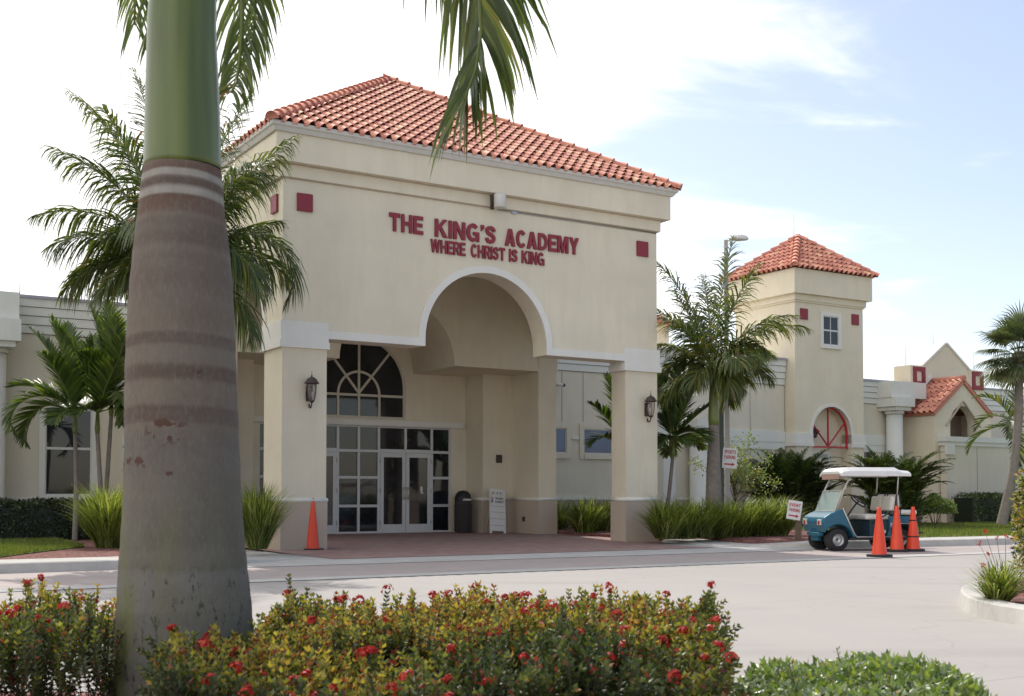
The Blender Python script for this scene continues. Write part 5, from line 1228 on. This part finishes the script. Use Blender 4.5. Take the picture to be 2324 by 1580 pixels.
# heading: toward the left of the picture and a little toward the camera
hx, hy = -math.cos(psi), -math.sin(psi); lxv, lyv = -hy, hx            # left side of the cart
fw = (0.66, 0.40)
cx0 = w1.x - hx*fw[0] - lxv*fw[1]; cy0 = w1.y - hy*fw[0] - lyv*fw[1]
GC = thing('golf_cart', 'teal golf cart with white roof and seats parked by the kerb behind orange cones', 'golf cart', (cx0, cy0, 0), math.atan2(hy, hx))
def wheel(x, y):
    sgn = 1 if y > 0 else -1; Mt = Matrix.Translation((x, y, .225)) @ Matrix.Rotation(R(90)*(-sgn), 4, 'X')
    m = MB(); m.lathe([(.12,-.10),(.19,-.105),(.222,-.085),(.228,-.04),(.228,.04),(.222,.085),(.19,.105),(.12,.10)], (0,0,0), 28, M=Mt, cap=False)
    o = m.build('wheel', M['rubber'], GC)
    m = MB(); m.lathe([(.0,.045),(.04,.06),(.045,.07),(.07,.07),(.08,.055),(.105,.05),(.118,.085),(.128,.10),(.132,.10),(.125,.02)], (0,0,0), 24, M=Mt, cap=False); m.build('rim', M['silver'], o)
    m = MB(); m.lathe([(0,.052),(.1,.052)], (0,0,0), 20, M=Mt, cap=False); m.build('hub', M['cartdark'], o)
wheel(.66,.40); wheel(.66,-.40); wheel(-.68,.40); wheel(-.68,-.40)
m = MB()   # front cowl, profile in x,z
cowl = [(1.10,.50),(1.13,.58),(1.09,.68),(.92,.76),(.62,.84),(.52,.84),(.50,.70),(.30,.28),(.26,.28),(.36,.50),(.40,.55)]
side = [(.97,.50),(1.0,.58),(.97,.67),(.84,.75),(.62,.83),(.53,.84),(.27,.27),(.34,.27)] + [(.66+.31*math.cos(R(a)), .24+.29*math.sin(R(a))) for a in range(170, 25, -12)]
m.prism(side, -.52, .52, 'y'); m.build('front_cowl', M['cartblue'], GC, bevel=.03, fixn=True)
m = MB(); m.box(.86,.96,-.16,.16,.20,.52); m.box(.88,.99,-.30,.30,.30,.37); m.build('front_bumper', M['cartblue'], GC, bevel=.015)
for y in (-.36, .36):
    m = MB(); m.box(.97,1.012,y-.09,y+.09,.52,.64); hl_ = m.build('headlight', M['lens'], GC, bevel=.01)
    m = MB(); m.box(1.013,1.019,y-.03,y+.05,.53,.60); m.build('indicator', M['fabricred'], hl_)
m = MB(); m.box(-1.0,.42,-.50,.50,.22,.27); m.build('floor', M['black'], GC)
for s_ in (-1, 1):
    m = MB(); m.tube([(-.46,s_*.53,.285),(.28,s_*.53,.285),(.34,s_*.53,.36),(.57,s_*.53,.86)], .015, 8); m.build('trim_strip', M['silver'], GC)
m = MB(); m.box(-.50,-.02,-.48,.48,.27,.62); m.build('seat_box', M['cartdark'], GC, bevel=.01)
m = MB(); m.box(-.36,-.30,.481,.486,.36,.42); m.build('decal', M['lens'], GC)
rb = [(-.44,.27),(-.44,.72),(-.95,.70),(-1.15,.60),(-1.18,.44)] + [(-.72+.31*math.cos(R(a)), .24+.30*math.sin(R(a))) for a in range(12, 172, 12)]
rb = [(-.42,.27),(-.42,.70),(-.88,.69),(-1.02,.58),(-1.04,.42),(-.99,.36)] + [(-.68+.30*math.cos(R(a)), .25+.31*math.sin(R(a))) for a in range(165, 5, -14)]
m = MB(); m.prism(rb, -.54, .54, 'y'); m.build('rear_body', M['cartblue'], GC, bevel=.025, fixn=True)
m = MB(); m.tube([(-.44,.55,.55),(-.86,.55,.55),(-1.01,.55,.45)], .008, 6); m.build('pinstripe', M['silver'], GC)
a = word_mesh('HC', M['silver'], GC, 'side_letters', .09, -.07, .14, .004, .22); a.rotation_euler = (0, 0, R(180)); a.location = (-.50, .542, .48)
def cushion(x0, x1, y0, y1, z0, z1, name, lean=0.0):
    m = MB(); Mt = Matrix.Translation(((x0+x1)/2, 0, z0)) @ Matrix.Rotation(lean, 4, 'Y'); hx_ = (x1-x0)/2
    m.box(-hx_, hx_, y0, y1, 0, z1-z0, M=Mt); return m.build(name, M['vinyl'], GC, bevel=.04)
cushion(-.46,.06,-.47,.47,.625,.735,'seat')
cushion(-.56,-.46,.02,.46,.80,1.10,'seat_back',-.15); cushion(-.56,-.46,-.46,-.02,.80,1.10,'seat_back',-.15)
cushion(-1.06,-.68,-.46,.46,.72,.82,'rear_seat'); cushion(-.74,-.66,-.44,.44,.86,1.14,'rear_seat_back',.18)
for y in (-.44,-.06,.06,.44):
    m = MB(); m.tube([(-.50,y,.62),(-.60,y,.85),(-.62,y,1.16),(-.68,y,1.17),(-.70,y,.74)], .014, 6); m.build('seat_post', M['black'], GC)
m = MB()
m.tube([(-.05,.50,.56),(-.30,.52,.70),(-.46,.50,.78)], .016, 6); m.build('arm_rest', M['black'], GC); m = MB(); m.tube([(-.95,.5,.62),(-1.12,.48,.62)], .014, 6); m.tube([(-1.0,.5,.36),(-1.15,.48,.36),(-1.15,-.48,.36)], .016, 6); m.build('rear_rail', M['black'], GC)
m = MB(); m.tube([(.45,.22,.55),(.12,.22,.98)], .018, 8); sc = m.build('steering_column', M['black'], GC)
m = MB(); Mt = Matrix.Translation((.10,.22,1.0)) @ Matrix.Rotation(R(-42), 4, 'Y')
ringp = [tuple(Mt @ Vector((.17*math.cos(a*math.pi/12), .17*math.sin(a*math.pi/12), 0))) for a in range(25)]; m.tube(ringp, .016, 7)
for a in (0, 2.1, 4.2): m.tube([tuple(Mt @ Vector((0,0,0))), tuple(Mt @ Vector((.17*math.cos(a), .17*math.sin(a), 0)))], .012, 6)
m.build('steering_wheel', M['black'], GC)
for y in (-.46, .46):
    m = MB(); m.tube([(.66,y,.82),(.52,y,1.22),(.34,y,1.57)], .017, 7); m.build('roof_strut', M['strut'], GC)
    m = MB(); m.tube([(-.62,y,1.12),(-.66,y,1.60)], .013, 6); m.build('roof_strut', M['strut'], GC)
m = MB(); m.add([(.72,-.47,.80),(.72,.47,.80),(.555,.45,1.20),(.555,-.45,1.20)], [(0,1,2,3)]); m.add([(.71,-.47,.80),(.71,.47,.80),(.545,.45,1.20),(.545,-.45,1.20)], [(0,3,2,1)]); wd_ = m.build('windshield', M['wind'], GC)
m = MB(); m.tube([(.715,-.48,.80),(.715,.48,.80),(.55,.455,1.21),(.55,-.455,1.21),(.715,-.48,.80)], .011, 6); m.build('windshield_frame', M['strut'], wd_)
m = MB()
ry = [(-.54,1.50),(-.52,1.60),(-.40,1.68),(.40,1.68),(.52,1.60),(.54,1.50),(.50,1.50),(.44,1.555),(-.44,1.555),(-.50,1.50)]
vs = []; 
secs = [(.60,.0,.55),(.54,.0,.85),(.40,.0,1.0),(-.60,.0,1.0),(-.70,-.0,.72),(-.90,.0,.60)]
for (x, dz, k) in secs: vs += [(x, y, 1.50 + (z-1.50)*k + dz) for y, z in ry]
fs = []; nr = len(ry)
for i in range(len(secs)-1):
    for k in range(nr): fs.append((i*nr+k, i*nr+(k+1) % nr, (i+1)*nr+(k+1) % nr, (i+1)*nr+k))
fs.append(tuple(range(nr))); fs.append(tuple(range((len(secs)-1)*nr, len(secs)*nr))[::-1])
m.add(vs, fs, .5, False); m.build('roof', M['cartroof'], GC, bevel=.012, fixn=True)
m = MB(); m.box(.585,.60,-.40,.40,1.44,1.55); m.build('roof_front_panel', plain('worn_pink_panel', (.45,.28,.22), .7), GC)
# ================================================================ traffic cones
M['orange'] = plain('orange_cone_plastic', (0.82, 0.07, 0.022), 0.45, var=.06, scale=4)
def cone(name, label, px, py, h=1.02, band=False, seed=0, first=None):
    q = G(px, py, 0); T_ = thing(name, label, 'traffic cone', (q.x, q.y, .0), rnd.uniform(0,1.5), 'orange traffic cones')
    m = MB(); m.lathe([(.145,.03),(.135,.05),(.09,h*.5),(.055,h*.80),(.038,h*.95),(.034,h),(.022,h),(.022,h-.05)], (0,0,0), 24, cap=False); m.build('body', M['orange'], T_)
    m = MB(); s = .185; pts = [(s*c_[0], s*c_[1]) for c_ in ((-1,-.72),(-.72,-1),(.72,-1),(1,-.72),(1,.72),(.72,1),(-.72,1),(-1,.72))]; m.prism(pts, .006, .055, 'z'); 
    for a in ((-.13,-.13),(.13,-.13),(.13,.13),(-.13,.13)): m.box(a[0]-.03, a[0]+.03, a[1]-.03, a[1]+.03, 0, .007)
    m.build('base', M['black'], T_, bevel=.006, fixn=True)
    if band:
        m = MB(); 
        for z in (.30,.62): m.lathe([(.150-.11*z/h-.0,z-.012),(.156-.11*z/h,z),(.150-.11*z/h,z+.012)], (0,0,0), 20, cap=False)
        m.tube([(.09,.0,.70),(.13,0,.55),(.14,0,.32)], .008, 5); m.build('rail_bands', M['black'], T_)  # black bands on the cone stand for the cart's rear rail
    return T_
cone('traffic_cone', 'single tall orange cone in front of the left pier', 709, 1251, 1.06)
cone('traffic_cone', 'orange cone nearest to the camera beside the golf cart', 1996, 1265, .90)
cone('traffic_cone', 'middle orange cone at the rear wheel of the golf cart', 2036, 1253, .91)
cone('traffic_cone', 'farthest orange cone behind the golf cart, with black straps', 2073, 1252, .89, True)
# ================================================================ small things
def sign(name, label, rows, px, py, Y, wpx, hpx, tilt, pole=None, rz=0.0, letters=.17):
    c_ = D(px, py, Y); s_ = Y/F; w_, h_ = wpx*s_, hpx*s_; T_ = thing(name, label, 'sign', tuple(c_), rz)
    m = MB(); Mt = Matrix.Rotation(tilt, 4, 'Y'); m.box(-w_/2, w_/2, -.006, .006, -h_/2, h_/2, M=Mt); bd = m.build('board', M['signwhite'], T_)
    for i, (s, z) in enumerate(rows):
        a = word_mesh(s, M['redink'], T_, 'word', letters*h_, -w_*.39, w_*.78, .003, .20, .14); a.rotation_euler = (0, tilt, 0); a.location = Mt @ Vector((0, -.0075, z*h_))
    zz_ = -.30*h_; m = MB(); aw_ = w_*.36; t_ = h_*.035
    m.prism([(-aw_,zz_-t_),(aw_*.45,zz_-t_),(aw_*.45,zz_-t_*2.6),(aw_,zz_),(aw_*.45,zz_+t_*2.6),(aw_*.45,zz_+t_),(-aw_,zz_+t_)], -.0095, -.0065, 'y', M=Mt); m.build('arrow', M['redink'], T_, fixn=True)
    return T_
M['signwhite'] = plain('white_sign_board', (0.74, 0.73, 0.71), 0.5, var=.03); M['redink'] = plain('red_lettering', (0.50, 0.02, 0.03), 0.5, var=.05)
sign('parking_sign', 'white sports parking sign with red arrow on the light pole', (('SPORTS', .22), ('PARKING', -.04)), 1656.5, 1040, 30.2, 33, 46, R(4))
sign('parking_sign', 'white event parking sign with red arrow, tilted, on a stake in the grass', (('EVENT', .18), ('PARKING', -.08)), 1803, 1158, 26.8, 32, 43, R(9))
q = G(1817,1196,.15); q = D(1813,1190,26.9); st_ = thing('wooden_stake', 'short brown wooden post behind the event parking sign', 'post', (q.x, q.y, .13)); m = MB(); m.prism([(-.09,0),(.05,0),(.07,.75),(.0,.80),(-.05,.78)], -.02, .02, 'y'); m.build('post', plain('brown_wood', (.20,.14,.10), .9, var=.2), st_, fixn=True)
# light pole
q = D(1651, 1140, 30.5); LP = thing('light_pole', 'tall square concrete light pole with white head rising behind the palm', 'street lamp', (q.x, q.y, 0)); s_ = 30.5/F
top = D(1651, 545, 30.5).z
m = MB(); hw = .062; m.add([(-hw,-hw,0),(hw,-hw,0),(hw,hw,0),(-hw,hw,0),(-hw*.7,-hw*.7,top),(hw*.7,-hw*.7,top),(hw*.7,hw*.7,top),(-hw*.7,hw*.7,top)], [(0,1,5,4),(1,2,6,5),(2,3,7,6),(3,0,4,7),(4,5,6,7)]); m.build('pole', M['concrete_pole'], LP)
m = MB(); m.tube([(0,0,top-.05),(.12,0,top+.02),(.22,0,top+.03)], .025, 8); m.build('arm', M['gutter'], LP)
def head(sg, yo):
    m = MB(); c1 = .34*sg
    m.lathe([(.0,-.0),(.14,.0),(.16,.03),(.13,.10),(.06,.14),(0,.15)], (0,0,0), 18, M=Matrix.Translation((c1+.0, yo, top)) @ Matrix.Diagonal((1.55,.9,1,1)), cap=False); m.build('lamp_head', M['cartroof'], LP)
head(1, 0)
q = D(1638, 1140, 31.0); DP = thing('dark_upright', 'dark green square upright close behind the light pole', 'post', (q.x, q.y, 0)); m = MB(); m.box(-.055,.055,-.055,.055,0,D(1638,900,31).z); m.box(-.06,.06,-.06,.06,D(1638,900,31).z,D(1638,896,31).z); m.build('post', plain('dark_green', (.09,.11,.095), .6), DP)  # dark green upright drawn beside the light pole
# trash can
TC = bthing('trash_can', 'round dark trash can with domed lid beside the lobby doors', 'trash can', 7.55, 6.05, z=.0); z0 = .10
m = MB(); m.lathe([(.20,z0),(.215,z0+.02),(.225,z0+.80),(.235,z0+.82),(.235,z0+.86),(.2,z0+.86)], (7.55,6.05,0), 24)
for k in range(24): a = k*math.pi/12; m.box(7.55+.224*math.cos(a)-.012, 7.55+.224*math.cos(a)+.012, 6.05+.224*math.sin(a)-.012, 6.05+.224*math.sin(a)+.012, z0+.05, z0+.78)
m.build('body', plain('dark_brown_can', (.05,.045,.04), .7), TC)
m = MB(); m.lathe([(.235,z0+.862),(.232,z0+.95),(.20,z0+1.05),(.13,z0+1.13),(.0,z0+1.16)], (7.55,6.05,0), 24, cap=False); ld = m.build('lid', M['black'], TC)
m = MB(); m.prism([(7.42,z0+.88),(7.68,z0+.88),(7.66,z0+.93),(7.44,z0+.93)], 5.80, 5.84, 'y'); m.build('flap', M['gutter'], ld, fixn=True)
# easel board
EB = bthing('sandwich_board', 'white leaning notice board with dark lettering under the arch', 'sign', 8.15, 5.2); z0 = .09
Mt = Matrix.Translation((8.15, 5.2, z0)) @ Matrix.Rotation(R(-9), 4, 'X') @ Matrix.Rotation(R(4), 4, 'Y')
m = MB(); m.box(-.25,.25,-.012,.012,.07,1.22,M=Mt); m.box(-.25,-.19,-.016,.016,0,.08,M=Mt); m.box(.19,.25,-.016,.016,0,.08,M=Mt); m.build('board', M['signwhite'], EB)
m = MB(); m.tube([(7.95,5.5,z0),(7.99,5.22,z0+1.15)], .014, 6); m.tube([(8.35,5.5,z0),(8.31,5.22,z0+1.15)], .014, 6); m.build('rear_leg', M['gutter'], EB)
m = MB()
for z in (.22,.40,.58,.74): m.box(-.22,.22,-.015,-.0125,z-.004,z+.004,M=Mt)
m.box(-.21,-.14,-.016,-.0125,.84,.98,M=Mt)
for x in (-.12,0,.10): m.box(x-.02,x+.02,-.016,-.0125,1.08,1.13,M=Mt)
m.build('ruling', plain('grey_ink', (.22,.24,.28), .6), EB)
for s, z, h_ in (("THE KING'S", .93, .055), ('ACADEMY', .84, .055)):
    a = word_mesh(s, M['black'], EB, 'word', h_, -.13, .26, .002, .2); a.rotation_euler = (R(-9), R(4), 0); v = Mt @ Vector((.06, -.0145, z)); a.location = (v.x-8.15, v.y-5.2, v.z)
